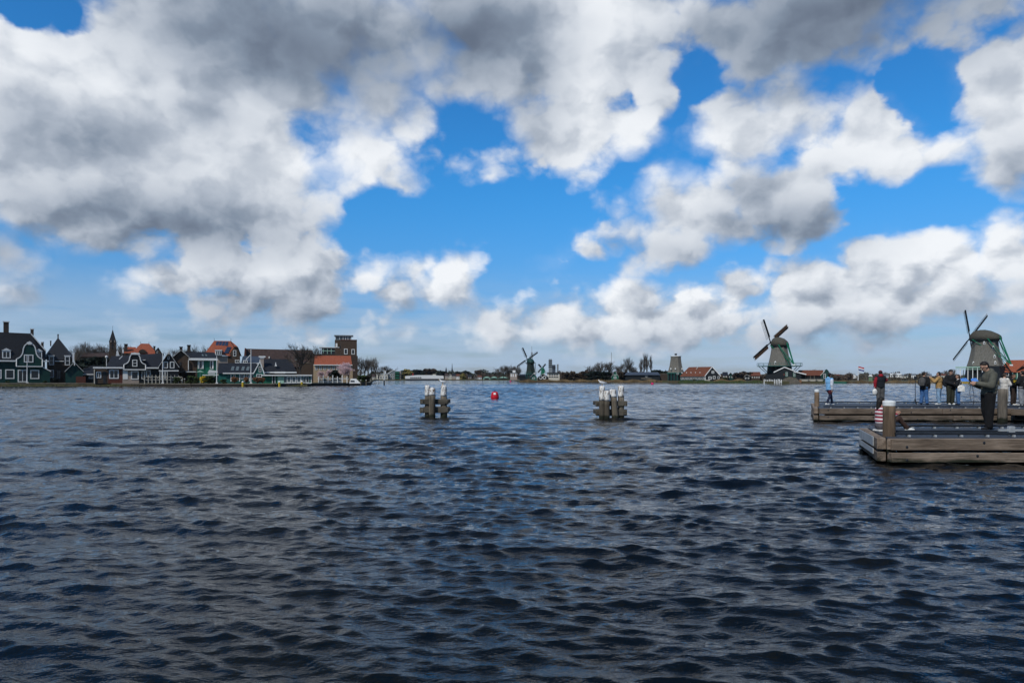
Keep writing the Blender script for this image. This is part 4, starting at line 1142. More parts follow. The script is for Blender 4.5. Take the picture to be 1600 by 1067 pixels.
t = Site('punt', 'low bright green punt lying along the far right bank', 'boat', 1312, 247, z=0)
MB().add([(-2.4, -.5, .5), (2.4, -.5, .5), (3.0, 0, .62), (2.4, .5, .5), (-2.4, .5, .5), (-3.0, 0, .62), (-2.0, -.35, -.2), (2.0, -.35, -.2), (2.0, .35, -.2), (-2.0, .35, -.2)],
         [(0, 6, 7, 1), (1, 7, 2), (2, 8, 3), (7, 8, 2), (3, 8, 9, 4), (4, 9, 5), (9, 6, 5), (5, 6, 0), (6, 9, 8, 7), (0, 1, 2, 3, 4, 5)]).build('hull', MT['bright_green'], t.root)
MB().box(-1.9, 1.9, -.3, .3, .5, .56).build('deck', MT['light_green'], t.root)
t = Site('white_launch', 'small white launch moored below the brown-roofed house', 'boat', 1107, 281, z=0)
MB().add([(-2.6, -.8, .7), (2.0, -.8, .7), (3.0, 0, .85), (2.0, .8, .7), (-2.6, .8, .7), (-2.4, -.5, -.2), (1.8, -.5, -.2), (1.8, .5, -.2), (-2.4, .5, -.2)],
         [(0, 5, 6, 1), (1, 6, 2), (2, 7, 3), (6, 7, 2), (3, 7, 8, 4), (4, 8, 5, 0), (5, 8, 7, 6), (0, 1, 2, 3, 4)]).build('hull', MT['white_paint'], t.root)
MB().box(-1.2, .6, -.5, .5, .7, 1.1).build('cabin', MT['cream_wall'], t.root)

# flagpole with red, white and blue flag
s = Site('flagpole', 'white flagpole flying a red, white and blue flag on the far right bank', 'flagpole', 1341, 253)
MB().tube((0, 0, 0), (0, 0, s.z(572)), .16, .09, 6).build('pole', MT['white_paint'], s.root)
mat('flag_red', (0.45, 0.02, 0.03), 0.8, 0.1); mat('flag_blue', (0.02, 0.04, 0.22), 0.8, 0.1)
for k, m in enumerate(('flag_red', 'white_paint', 'flag_blue')):
    z1 = s.z(572) - .05 - k * .48; mb = MB(); n = 6
    for i in range(n + 1):
        x = .1 + 1.9 * i / n; y = .18 * math.sin(i * 1.25); dz = -.09 * i
        mb.v += [(x, y, z1 + dz), (x, y, z1 - .48 + dz), (x, y + .03, z1 + dz), (x, y + .03, z1 - .48 + dz)]
    for i in range(n):
        a = i * 4; mb.f += [(a, a + 1, a + 5, a + 4), (a + 2, a + 6, a + 7, a + 3), (a, a + 4, a + 6, a + 2), (a + 1, a + 3, a + 7, a + 5)]
    o = mb.build('flag_stripe', MT[m], s.root)
s = Site('green_hut', 'small grey-green hut with pointed white top beside the flagpole', 'hut', 1360.5, 254)
mat('sage', (0.13, 0.20, 0.12), 0.8, 0.2, 2.0)
s.box('wall', 'sage', 1357.5, 1363.5, 588, None, 0, 2); s.poly('roof', 'white_paint', [(1356.8, 588), (1364, 588.4), (1362, 585.6), (1359, 585.2)], -.3, 2.3)

# ------------------------------------------------------------------ small houses and works far off
def far_house(label, px0, px1, py_eave, py_ridge, Y, wall, roof, gable=False, wins=0, name='house', group=None, cat='house'):
    if gable:
        s = gable_house(name, label, cat, px0, px1, py_eave, py_ridge, Y, wall, roof, 9, group=group, tw=.7)
    else:
        s = ridge_house(name, label, cat, px0, px1, py_eave, py_ridge, Y, wall, roof, 9, group=group, gutter=None)
    w = (px1 - px0) / max(wins, 1)
    for k in range(wins):
        s.window(px0 + w * (k + .25), px0 + w * (k + .72), py_eave + 1.2, py_eave + 3.4, 0, 1, 1, fw=.12)
    return s


far_house('cream house left of the striped channel marker, far across the water', 581, 587, 588, 584.5, 500, 'cream_wall', 'dark_tile', wins=2)
s = Site('white_houses', 'white flat-topped waterside house behind the channel marker pole', 'house', 597, 540)
s.box('wall', 'cream_wall', 588, 606, 584.2, None, 0, 8); s.box('roof', 'white_paint', 587.6, 606.4, 583.6, 584.2, -.5, 8)
for k in range(4): s.window(590 + k * 4, 592.4 + k * 4, 587, 592, 0, 1, 1)
s.box('chimney', 'white_paint', 601.5, 602.8, 579, 583.6, 2, 3)
s = Site('grey_gable_hall', 'grey gabled hall with tall windows beside the green balcony block', 'building', 611, 545)
s.poly('wall', 'grey_metal', [(605.8, None), (616.8, None), (616.8, 578.4), (613.5, 579), (606, 584)], 0, 9)
s.strip('bargeboard', 'white_paint', [(605, 584.4), (613.6, 578.4), (617, 578.2)], .9, -.3, -.02)
for k in range(3):
    for j in range(2): s.window(607.5 + k * 3.1, 609.6 + k * 3.1, 584.4 + j * 4.4, 587.6 + j * 4.4, 0, 1, 1)
s = Site('balcony_block', 'dark block with three green balconies at the far waterside', 'building', 620.5, 545)
s.box('wall', 'dark_brick', 617, 626, 580, None, 0, 9); s.box('side_wall', 'pale_brick', 624.2, 626.2, 579.8, None, -.2, 0)
for j in range(3): s.box('balcony', 'bright_green', 617.4, 623.8, 581 + j * 4.2, 583.2 + j * 4.2, -1.4, -.02)

# long white passenger ship
s = Site('river_ship', 'long white low passenger ship moored at the far bank', 'ship', 663, 505, z=0)
x0, x1 = s.x(633), s.x(693.5)
MB().prism([(x0 + 1, -.3), (x1 - .6, -.3), (x1, 1.0), (x1, 1.2), (x0, 1.2), (x0, .9)], 0, 5).build('hull', MT['dark_metal'], s.root)
MB().prism([(x0, 1.203), (x1, 1.203), (x1 - .3, 3.4), (x0 + 19, 3.9), (x0 + 9, 3.9), (x0, 3.2)], .05, 4.9).build('superstructure', MT['white_paint'], s.root)
for k in range(6): s.box('window', 'glass', 641 + k * 3, 643.2 + k * 3, 589.2, 591, -.02, .06)
s.box('wheelhouse', 'cream_wall', 676, 681, 584.6, 587.2, 1, 3); s.box('funnel', 'red_paint', 644.5, 645.6, 583.4, 586.2, 1.5, 2.5)

k0 = ['with brown wall', 'with pale wall', 'with red brick wall', 'with white wall', 'with dark tiled roof']
rows = [(695, 700, 586.5, 583.5, 'pale_brick', 'dark_tile', False), (700.5, 706, 587, 584, 'cream_wall', 'brown_tile', True), (706.5, 712, 586.8, 583.6, 'pale_brick', 'slate', False),
        (712.5, 718, 587.4, 584.4, 'white_paint', 'brown_tile', False), (731, 737, 588, 585.5, 'brown_brick', 'slate', False)]
labs = ['pale house with dark tiled roof next right of the white ship', 'cream gabled house second right of the white ship', 'pale house with slate roof third right of the white ship',
        'white house with brown roof left of the round green willow', 'brown house right of the round green willow']
for (a, b, e, rg, w, rf, gb), lab in zip(rows, labs): far_house(lab, a, b, e, rg, 545, w, rf, gb, 2)
far_house('small white-edged pointed house at the middle of the far bank', 740.5, 746.2, 589.5, 584, 540, 'brown_brick', 'slate', True, 1)
far_house('low house with white fascia beside the small pointed house', 746.5, 752.5, 589, 586.5, 540, 'white_paint', 'brown_tile', False, 2)
for k, (a, b, lab) in enumerate(((755, 766, 'pale green tent-roofed boathouse, first from the left'), (767, 777, 'green boathouse with pale curved roof, between two others'), (778.5, 794, 'widest green boathouse, nearest the brown trees'))):
    s = Site('boathouse', lab, 'boathouse', (a + b) / 2, 520, 'green boathouses on the far bank')
    s.box('wall', 'teal_green' if k else 'light_green', a, b, 590.2, None, 0, 7)
    m = (a + b) / 2; s.poly('roof', 'light_green', [(a - .8, 590.4), (b + .8, 590.4), (m + 2, 588.4), (m, 588), (m - 2, 588.4)], -.5, 7)
    s.box('opening', 'black_boards', a + 2, b - 2, 591.2, None, -.05, .01)
for px, top, lab in ((697, 573.5, 'far church spire, the shorter of two close together'), (706.4, 567.5, 'far thin church spire, the taller of two close together')):
    s = Site('church_spire', lab, 'church', px, 1050)
    u = 1050 / F; w = 1.6 * u
    MB().box(-w, w, -w, w, 0, s.z(580)).build('tower', MT['slate'], s.root)
    MB().lathe([(w * 1.1, s.z(580)), (w * .5, s.z(576)), (.15, s.z(top))], 8).build('spire', MT['slate_pale'], s.root)

# white hut and green gables near the dark mill
s = Site('white_hut', 'narrow white hut with pale top left of dark green windmill', 'hut', 803, 390)
s.box('wall', 'pale_brick', 797, 808, 583, None, 0, 5); s.box('upper', 'white_paint', 801, 805.4, 578.4, 582.9, 0.5, 4); s.box('roof', 'grey_metal', 796.6, 808.4, 582.2, 583, -.3, .45)
for a in (798, 801, 805): s.box('shutter', 'white_paint', a, a + 1.7, 584, 588.6, -.06, .01)
far_house('black barn under the dark green windmill with white edge', 812, 821, 587, 584.4, 300, 'black_boards', 'black_boards', False, 0, 'barn', cat='barn')
far_house('small green gabled house with white edges by the reeds', 829.6, 838.4, 588.4, 584, 292, 'teal_green', 'slate', True, 1)
s = far_house('broad black gabled house with white edges and two round windows', 840.5, 857, 589.4, 584.4, 296, 'black_boards', 'slate', True, 0)
for a in (845, 850.6):
    o = MB().lathe([(.75, 0), (.75, .1)], 12).build('window', MT['white_paint'], s.root); o.location = (s.x(a), -.02, s.z(589.8)); o.rotation_euler = (R(90), 0, 0)
    q = MB().lathe([(.5, .1), (.5, .12)], 12).build('pane', MT['glass'], o)
s = Site('white_terrace', 'low white building with two bands of windows by the hedge', 'building', 865, 330)
s.box('wall', 'cream_wall', 855, 874.5, 583, None, 0, 7); s.box('roof', 'dark_metal', 854, 875.4, 582, 582.9, -.5, 7.2)
for j in (584.6, 588): s.box('window_band', 'glass', 857, 873, j, j + 1.6, -.05, .01)
for k in range(5): s.box('mullion', 'white_paint', 857 + k * 3.8, 857.6 + k * 3.8, 584.5, 589.7, -.1, -.053)

# factory towers far away
s = Site('factory', 'grey factory tower block far behind the windmills', 'factory', 864, 900)
def ftow(a, b, t, m, y0, d): return s.box('tower', m, a, b, t, None, y0, y0 + d)
ftow(857.3, 862.6, 561, 'grey_metal', 0, 5); ftow(862.8, 868, 570, 'slate_pale', 1, 5); ftow(870.2, 872.8, 569, 'grey_metal', 1, 3)
for j in range(4): s.box('floor_band', 'slate', 857, 862.9, 563.4 + j * 3, 564.6 + j * 3, -.3, 0)
s.box('floor_band', 'slate', 862.7, 868.2, 573, 576, .6, .98)
s = Site('pale_tower', 'slim pale lattice tower rising behind the dark green windmill', 'tower', 831, 880)
u = 880 / F
for k in range(6):
    z0, z1 = s.z(590 - k * 6.6), s.z(590 - (k + 1) * 6.6); w0, w1 = (2.4 - k * .26) * u, (2.4 - (k + 1) * .26) * u
    mb = MB()
    for sx, sy in ((-1, -1), (1, -1), (1, 1), (-1, 1)): mb.bar((sx * w0, sy * w0, z0), (sx * w1, sy * w1, z1), .5, .5, up=(0, 1, 0))
    mb.bar((-w0, -w0, z0), (w1, -w1, z1), .3, .3, up=(0, 1, 0)); mb.bar((w0, w0, z0), (-w1, w1, z1), .3, .3, up=(0, 1, 0)); mb.box(-w1, w1, -w1, w1, z1 - .5, z1)
    mb.build('section', MT['quay_cap'], s.root)
MB().bar((0, 0, s.z(551)), (0, 0, s.z(541)), .35, .35, up=(0, 1, 0)).build('mast', MT['quay_cap'], s.root)
s = Site('radio_mast', 'thin radio mast standing above the round bare trees', 'mast', 955.6, 600)
MB().bar((0, 0, 0), (0, 0, s.z(550.5)), .4, .4, up=(0, 1, 0)).build('pole', MT['grey_metal'], s.root)
MB().box(-.6, .6, -.6, .6, 0, .6).build('foot', MT['grey_metal'], s.root)

# far right bank: scattered houses
fr = [(1129, 1137, 586, 581.2, 300, 'dark_brick', 'slate', 0, 'dark slate-roofed house right of the black gable end'), (1137.5, 1146, 586.6, 582, 306, 'green_boards', 'slate', 1, 'dark gabled house beside the slate-roofed one, far right bank'),
      (1147, 1160, 588, 584.4, 310, 'dark_brick', 'dark_tile', 0, 'low dark house among hedges left of the tallest-staged windmill'), (1174, 1188, 587, 581, 300, 'dark_brick', 'brown_tile', 0, 'brown-roofed house directly left of the windmill stage'),
      (1163, 1172, 588.4, 585.4, 290, 'black_boards', 'slate', 1, 'small dark gabled shed left of the brown-roofed house'),
      (1318, 1325, 586.6, 584.4, 520, 'cream_wall', 'pale_brick', 1, 'pale gabled house far behind the green punt'), (1331, 1338, 586.8, 584, 520, 'white_paint', 'pale_brick', 1, 'white gabled house just left of the flag'),
      (1378, 1389, 588, 586, 560, 'white_paint', 'grey_metal', 0, 'low white shed far behind the red-hooded man'), (1391, 1408.6, 585, 583.2, 640, 'white_paint', 'white_paint', 0, 'long white flat building on the far right skyline'),
      (1409, 1419, 587, 585, 600, 'cream_wall', 'grey_metal', 0, 'cream building right of the long white one'), (1424, 1431, 586, 584, 640, 'white_paint', 'grey_metal', 0, 'small white building near the tripod on the far skyline'),
      (1302, 1312, 587, 585, 560, 'pale_brick', 'brown_tile', 0, 'pale house far behind the blue-jacketed person'), (1442, 1456, 586.5, 584, 620, 'pale_brick', 'grey_metal', 0, 'pale building on the skyline behind the backpack man'),
      (1470, 1480, 586.5, 584, 620, 'cream_wall', 'brown_tile', 0, 'cream house on the skyline behind the tan jacket'), ]
for a, b, e, rg, Y, w, rf, gb, lab in fr:
    far_house(lab, a, b, e, rg, Y, w, rf, bool(gb), 2 if b - a < 12 else 4)
# ------------------------------------------------------------------ trees and plants
def bare_tree_mesh(seed, H=10.0, spread=1.0, trunk=0.30, up=0.55, lv=5, tr=0.035, nlimb=7, narrow=False):
    """leafless tree of unit height H: returns trunk-and-limbs builder and twig builder"""
    rg = random.Random(seed); tb, cb = MB(), MB()
    def grow(p, d, L, r, k):
        segs = 3 if k < 2 else 2
        pts = [p]; q = p.copy(); dd = d.copy()
        for i in range(segs):
            wob = 0.16 if k else 0.05
            dd = (dd + Vector((rg.gauss(0, wob), rg.gauss(0, wob), rg.gauss(0, wob * .6) + (.06 if k else 0)))).normalized()
            q = q + dd * L / segs; pts.append(q.copy())
        mb = tb if k <= 1 else cb
        for i in range(segs):
            r0 = r * (1 - .5 * i / segs); r1 = r * (1 - .5 * (i + 1) / segs)
            mb.tube(pts[i], pts[i + 1], max(r0, tr), max(r1, tr), 6 if k == 0 else 4 if k < 2 else 3, cap=False)
        if k >= lv - 1: return
        n = nlimb if k == 0 else rg.randint(4, 6) if k < 3 else rg.randint(3, 5)
        for j in range(n):
            t = rg.uniform(.35 if k else .30, 1.0) if j < n - 1 else 1.0
            i = min(int(t * segs), segs - 1); b = pts[i].lerp(pts[i + 1], t * segs - i)
            a = rg.uniform(0, 2 * PI); ax = dd.orthogonal().normalized(); ax = Matrix.Rotation(a, 3, dd) @ ax
            ang = rg.uniform(.35, .95) * spread * (.25 if narrow else 1.0) * (.5 if j == n - 1 else 1)
            nd = (dd * math.cos(ang) + ax * math.sin(ang)); nd = (nd + Vector((0, 0, up * .35))).normalized()
            ln = L * rg.uniform(.48, .74) * (1.0 if k else .95 + .25 * (1 - t)) * (.62 if narrow and k == 0 else 1)
            grow(b, nd, ln, r * .52, k + 1)
    grow(Vector((0, 0, -.1)), Vector((0, 0, 1)), H * (.42 if not narrow else .85), trunk, 0)
    zmax = max(p[2] for p in cb.v)
    f = H / zmax
    for mb in (tb, cb): mb.v = [(x * f, y * f, z * f) for x, y, z in mb.v]
    return tb, cb


def leaf_cloud(mb, c, rad, n, size, rg, flat=1.0):
    """small leaf-sized faces through an uneven ellipsoid"""
    for _ in range(n):
        while True:
            p = Vector((rg.uniform(-1, 1), rg.uniform(-1, 1), rg.uniform(-1, 1)))
            if p.length < 1 and p.length > rg.uniform(0, .75): break
        p = Vector((c[0] + p.x * rad[0], c[1] + p.y * rad[1], c[2] + p.z * rad[2]))
        a = Vector((rg.gauss(0, 1), rg.gauss(0, 1), rg.gauss(0, flat))).normalized(); b = a.orthogonal().normalized()
        b = Matrix.Rotation(rg.uniform(0, 6.28), 3, a) @ b
        s1, s2 = size * rg.uniform(.6, 1.3), size * rg.uniform(.4, .9); cc = a.cross(b)
        o = len(mb.v); mb.v += [tuple(p - b * s1), tuple(p - cc * s2), tuple(p + b * s1), tuple(p + cc * s2)]; mb.f.append((o, o + 1, o + 2, o + 3))


PROTO = {}
def proto_tree(key, tb, cb, tm, cm, height):
    ob = [pydata(n, m.v, m.f, MT[mm]) for n, m, mm in (('trunk', tb, tm), ('crown', cb, cm))]
    PROTO[key] = (ob[0].data, ob[1].data, height)
    for o in ob: C.objects.unlink(o); bpy.data.objects.remove(o)


for i, (sd, sp, nl) in enumerate(((3, 1.0, 8), (8, .85, 8), (14, 1.1, 9))):
    tb, cb = bare_tree_mesh(sd, 10, sp, .20, nlimb=nl, tr=.017); proto_tree('bare%d' % i, tb, cb, 'bark', 'twig', 10)
    proto_tree('pale%d' % i, tb, cb, 'bark', 'twig_pale', 10)
tb, cb = bare_tree_mesh(21, 10, .8, .22, up=1.2, nlimb=16, narrow=True, tr=.022, lv=4); proto_tree('poplar', tb, cb, 'bark', 'twig', 10)
tb, cb = bare_tree_mesh(5, 8, 1.0, .2, nlimb=7, tr=.022); rg = random.Random(4)
for i in range(26):
    v = rg.choice(cb.v); leaf_cloud(cb, v, (1.0, 1.0, .7), 70, .13, rg)
proto_tree('blossom', tb, cb, 'bark', 'blossom', 8)
for key, m, sz in (('evergreen', 'evergreen', .22), ('willow', 'willow', .25), ('shrub', 'shrub_green', .20), ('forsythia', 'forsythia', .16), ('rust', 'rust_reed', .18), ('brown', 'brush_brown', .22)):
    tb, cb = MB(), MB(); rg = random.Random(len(key) * 7)
    tb.tube((0, 0, -.1), (0, 0, 1.2), .14, .10, 6)
    for a in range(5): tb.tube((0, 0, .6), (rg.uniform(-.8, .8), rg.uniform(-.8, .8), rg.uniform(1.4, 2.2)), .06, .03, 4)
    for _ in range(16):
        a, rr, zz = rg.uniform(0, 6.28), rg.uniform(.1, .95), rg.uniform(.4, 2.6)
        rr *= math.sqrt(max(.15, 1 - ((zz - 1.3) / 1.9) ** 2))
        leaf_cloud(cb, (rr * math.cos(a), rr * math.sin(a), zz), (.5, .5, .42), 75, sz, rg)
    proto_tree(key, tb, cb, 'bark', m, 3)
tb, cb = MB(), MB(); rg = random.Random(2)
tb.tube((0, 0, -.1), (0, 0, 9), .16, .05, 6)
for k in range(26):
    z = 1 + k * .34; rr = 1.5 * (1 - z / 10.5)
    for _ in range(3):
        a = rg.uniform(0, 6.28); leaf_cloud(cb, (rr * .6 * math.cos(a), rr * .6 * math.sin(a), z), (rr * .6, rr * .6, .4), 26, .22, rg)
proto_tree('conifer', tb, cb, 'bark', 'evergreen', 10)


def plant(name, key, label, cat, px, py_top, Y, wide=1.0, group=None, z=GZ, rz=None):
    a, b, h = PROTO[key]
    H = CAM_Z + (590 - py_top) * Y / F - z
    k = H / h
    o = thing(name, label, cat, at(px, Y, z), group, rz if rz is not None else random.uniform(0, 6))
    o.scale = (k * wide, k * wide, k)
    for n, m in (('trunk', a), ('crown', b)):
        c = bpy.data.objects.new(n, m); C.objects.link(c); c.parent = o
    return o


G1 = 'leafless trees behind the roofs of the left bank'
for i, (px, top, Y, w, lab) in enumerate(((117, 540, 235, .9, 'leafless tree behind the shed, leftmost of the row'), (126, 532, 240, 1, 'pale leafless tree between pointed roof and church nave'), (136, 533, 242, 1, 'leafless tree over the church nave roof, left one'),
        (148, 533.5, 246, 1, 'leafless tree over the church nave roof, middle one'), (160, 536, 246, 1.1, 'leafless tree touching the church tower on its left'), (188, 531, 240, 1.1, 'leafless tree just right of the church tower'), (196, 536, 236, 1, 'leafless tree above the left chimney of orange roof'),
        (274, 543, 215, 1.2, 'leafless bushy tree behind the black steep gable'), (300, 535, 225, 1.1, 'leafless tree above the brown gable house chimney'), (312, 539, 226, 1.1, 'leafless tree left of the solar-panelled roof'), (327, 545, 222, 1.2, 'low leafless tree touching the solar-panelled roof'))):
    plant('bare_tree', 'pale%d' % (i % 3) if i < 5 else 'bare%d' % (i % 3), lab, 'tree', px, top, Y, w, G1)
plant('bare_tree', 'bare0', 'large dark leafless tree before the brown warehouse', 'tree', 469, 535, 160, 1.15)
plant('bare_tree', 'bare1', 'leafless tree left of the glazed link of the brick tower', 'tree', 497, 539, 190, .8)
for i, (px, top, Y, w, lab) in enumerate(((563, 556, 250, .8, 'thin leafless tree nearest the brick tower'), (570, 559, 255, .8, 'second thin leafless tree right of the brick tower'), (575.5, 555, 262, .7, 'tall pale leafless tree in the row right of the tower'), (580.5, 556.5, 262, .7, 'tall dark leafless tree in the row right of the tower'),
        (585.5, 557, 280, .7, 'rightmost tall leafless tree of the row by the tower'), (592, 569, 330, 1.2, 'low spreading leafless tree right of the tall row'))):
    plant('bare_tree', 'pale%d' % (i % 3) if i % 2 == 0 else 'bare%d' % (i % 3), lab, 'tree', px, top, Y, w, 'leafless trees right of the brick tower')
# evergreens and hedges of the left bank
for px, top, Y, w, lab in ((138, 558.5, 176, 1.6, 'black evergreen bush left of the low red wing'), (147, 560, 177, 1.5, 'black evergreen bush behind the low house'), (157, 556, 177, 1.5, 'tallest black evergreen bush before the church nave'), (165, 560, 178, 1.4, 'black evergreen bush under the church tower'),
                           (172, 566, 176, 1.3, 'dark evergreen bush at the left end of the slate roof')):
    plant('evergreen_bush', 'evergreen', lab, 'bush', px, top, Y, w, 'dark evergreens before the church')
for key, px, top, Y, w, lab in (('shrub', 297, 586, 152, 1.3, 'green bush left of the yellow flowering bush'), ('shrub', 306, 588, 151, 1.2, 'low green bush beside the twin quay posts'), ('forsythia', 317.5, 587, 150.5, 1.3, 'bright yellow flowering bush on the quay'),
                                ('shrub', 327, 586, 151, 1.5, 'dark green bush right of the yellow flowering bush'), ('evergreen', 332, 588, 152, 1.5, 'dark low bush by the awning flagpole'), ('shrub', 350, 592, 150.5, 2.0, 'low grey-green bush between awning and skylight house'), ('rust', 366.5, 588.5, 150.5, 1.5, 'tan dry bush left of the yellow mooring post'),
                                ('rust', 385, 589, 150.5, 1.1, 'tan dry bush at the foot of tallest flagpole'), ('rust', 402, 589, 150.5, 1.9, 'widest rust-coloured bush before the small green gable'), ('rust', 410, 590, 151, 1.3, 'rust-coloured bush left of the glass pavilion'), ('shrub', 275, 588, 152.5, 1.3, 'green bush behind the post and rail fence'),
                                ('shrub', 506, 590, 172, 1.4, 'green and yellow bush by the post and panel fence'), ('evergreen', 523, 577, 176, 1.1, 'dark evergreen before the orange-roofed hall'), ('shrub', 566, 585, 184, 1.7, 'big green shrub behind the moored boat'), ('brown', 572, 586, 186, 1.6, 'brown shrub at the left bank point'),
                                ('evergreen', 570, 594.5, 182, 1.5, 'black bush at the waterline right of the boat'), ('shrub', 12, 594.5, 165.5, 2.2, 'low bush before the green house windows'), ('shrub', 70, 594.5, 165.5, 2.4, 'low bush at the green house lean-to'), ('evergreen', 86, 590, 171, 1.4, 'dark bush before the brown brick house')):
    plant('flowering_bush' if key == 'forsythia' else 'bush', key, lab, 'bush', px, top, Y, w)
for px, top, Y, w, lab in ((532, 565, 176, 1.1, 'tallest pink blossom tree before the orange-roofed hall'), (545, 570.5, 175, 1.25, 'wide pink blossom tree above the moored boat'), (512, 577, 176, 1.1, 'small pale blossom tree left of the dark evergreen'), (500, 579, 177, 1.0, 'leftmost small blossom tree by the hall windows')):
    plant('blossom_tree', 'blossom', lab, 'tree', px, top, Y, w, 'pink blossom trees by the orange-roofed hall')
# middle of the far bank
for key, px, top, Y, w, lab in (('willow', 637.5, 576, 560, 1.4, 'yellow willow behind the left end of the white ship'), ('willow', 723.5, 583, 543, 1.3, 'round yellow-green willow right of the white ship'), ('evergreen', 649, 576.5, 590, 1.4, 'dark evergreen right of the yellow willow'), ('evergreen', 656, 577, 590, 1.4, 'dark evergreen above the white ship windows'),
                                ('brown', 668, 575, 590, 1.5, 'brown tree above the middle of the white ship'), ('brown', 674.5, 574.5, 590, 1.3, 'taller brown tree above the white ship'), ('evergreen', 690, 579, 600, 2, 'dark tree right of the white ship stern'), ('evergreen', 715, 580, 600, 1.6, 'dark tree left of the round willow'), ('evergreen', 727, 579.5, 610, 2.2, 'wide dark tree behind the round willow'),
                                ('brown', 746, 578, 600, 1.2, 'brown tree above the small pointed house'), ('brown', 748.5, 577, 605, 1.0, 'thin brown tree above the low white house')):
    plant('willow_tree' if key == 'willow' else 'far_tree', key, lab, 'tree', px, top, Y, w)
for i, (px, top, w) in enumerate(((603, 570, 1.3), (611, 574, 1.2), (780, 572, 1.2), (787, 569.5, 1.1), (793, 570, 1.2), (799, 568, 1.2), (806, 570, 1.1), (811, 573, 1.1))):
    Y = 560 if px < 700 else 430
    plant('bare_tree', 'bare%d' % (i % 3), ['round leafless tree behind the channel marker', 'leafless tree behind the grey gabled hall', 'leftmost brown tree of the clump by the dark mill', 'brown tree second in the clump by the dark mill', 'brown tree third in the clump by the dark mill',
          'tallest brown tree behind the white hut', 'brown tree behind the lowest mill sail', 'brown tree nearest the dark green mill body'][i], 'tree', px, top, Y, w)
for i, (px, top, Y, w, lab) in enumerate(((924, 570, 310, 1.1, 'small leafless tree at the left of the round clump'), (935, 564, 310, 1.25, 'round leafless tree, left of a pair by the radio mast'), (943, 563.5, 312, 1.2, 'round leafless tree, middle of the clump by the mast'), (953, 563.5, 310, 1.25, 'round leafless tree under the radio mast'),
                                          (979, 556.5, 320, 1.0, 'tall leafless tree left of three poplars'), (985, 562, 322, .9, 'leafless tree between the tall one and the poplars'), (970, 569, 318, 1.2, 'low leafless tree right of the green pointed hut'), (990, 572, 322, 1.2, 'low leafless tree at the left of three poplars'))):
    plant('bare_tree', 'bare%d' % (i % 3), lab, 'tree', px, top, Y, w, 'leafless trees beyond the reed bank')
for px, top, lab in ((1005.5, 550, 'poplar, left of three slim ones in a row'), (1011.8, 550.5, 'poplar, middle of three slim ones in a row'), (1018.3, 553, 'poplar, right of three slim ones in a row'), (1001.5, 558, 'short poplar leaning on the left of three')):
    plant('poplar_tree', 'poplar', lab, 'tree', px, top, 330, .9, 'slim poplars in a row')
for i, (px, top, Y, w, lab) in enumerate(((886, 581, 310, 2.2, 'brown hedge tree right of the white terrace'), (900, 582, 308, 2.4, 'brown hedge bush left of the round leafless trees'), (913, 579, 312, 2.0, 'tall brown hedge bush left of the clump'), (930, 579, 306, 2.4, 'dark bush under the round leafless trees'), (946, 580, 306, 2.3, 'dark bush beside the green pointed hut'),
                                          (972, 580, 304, 2.0, 'dark bush right of the green pointed hut'), (1026, 577, 312, 2.0, 'dark green bush at the right end of the low barn'), (1037, 579, 312, 1.6, 'dark green bush touching the mill stump'), (1155, 581, 300, 1.8, 'dark bush left of the brown-roofed house'), (1168, 580, 305, 1.8, 'dark bush beside the windmill houses'),
                                          (1132, 589, 285, 1.8, 'green bush below the slate-roofed house'), (1085, 592, 283, 2.2, 'low green bush below the brown tiled roof'))):
    plant('bush', ['brown', 'brown', 'brown', 'evergreen', 'evergreen', 'brown', 'evergreen', 'evergreen', 'brown', 'brown', 'shrub', 'shrub'][i], lab, 'bush', px, top, Y, w)
for i, (px, top, Y) in enumerate(((1265, 577.5, 330), (1272, 576, 332), (1279, 577, 330), (1381, 580, 420), (1398, 582, 640), (1446, 578, 430), (1482, 577, 400), (1488, 575.5, 405), (1350, 582, 430), (1415, 583, 600))):
    plant('bare_tree', 'pale%d' % (i % 3), ['low leafless tree above the brown barn roof, left', 'low leafless tree above the brown barn roof, middle', 'low leafless tree above the brown barn roof, right', 'leafless tree behind the red-hooded man', 'leafless tree behind the long white skyline building',
          'leafless tree behind the backpack man', 'leafless tree behind the black-jacketed man, left one', 'leafless tree behind the black-jacketed man, taller one', 'leafless tree behind the flag', 'leafless tree right of the long white building'][i], 'tree', px, top, Y, 1.3)


def far_wood(name, label, px0, px1, Y0, Y1, hmin, hmax, n, m, leaf=1.1):
    """a distant wood that reads as one mass: uneven crowns of leaf clumps"""
    rg = random.Random(hash(label) % 1000 if False else len(label)); mb = MB()
    for k in range(n):
        px = px0 + (px1 - px0) * (k + rg.uniform(0, 1)) / n; Y = rg.uniform(Y0, Y1)
        h = rg.uniform(hmin, hmax) * (1 + .35 * math.sin(px * .21) * math.sin(px * .053))
        x, y, _ = at(px, Y)
        w = h * rg.uniform(.35, .6)
        leaf_cloud(mb, (x, y, GZ + h * .5), (w, w, h * .52), 60, leaf * rg.uniform(.7, 1.2), rg)
    o = mb.build(name, MT[m]); tag(o, label, None, kind='stuff')


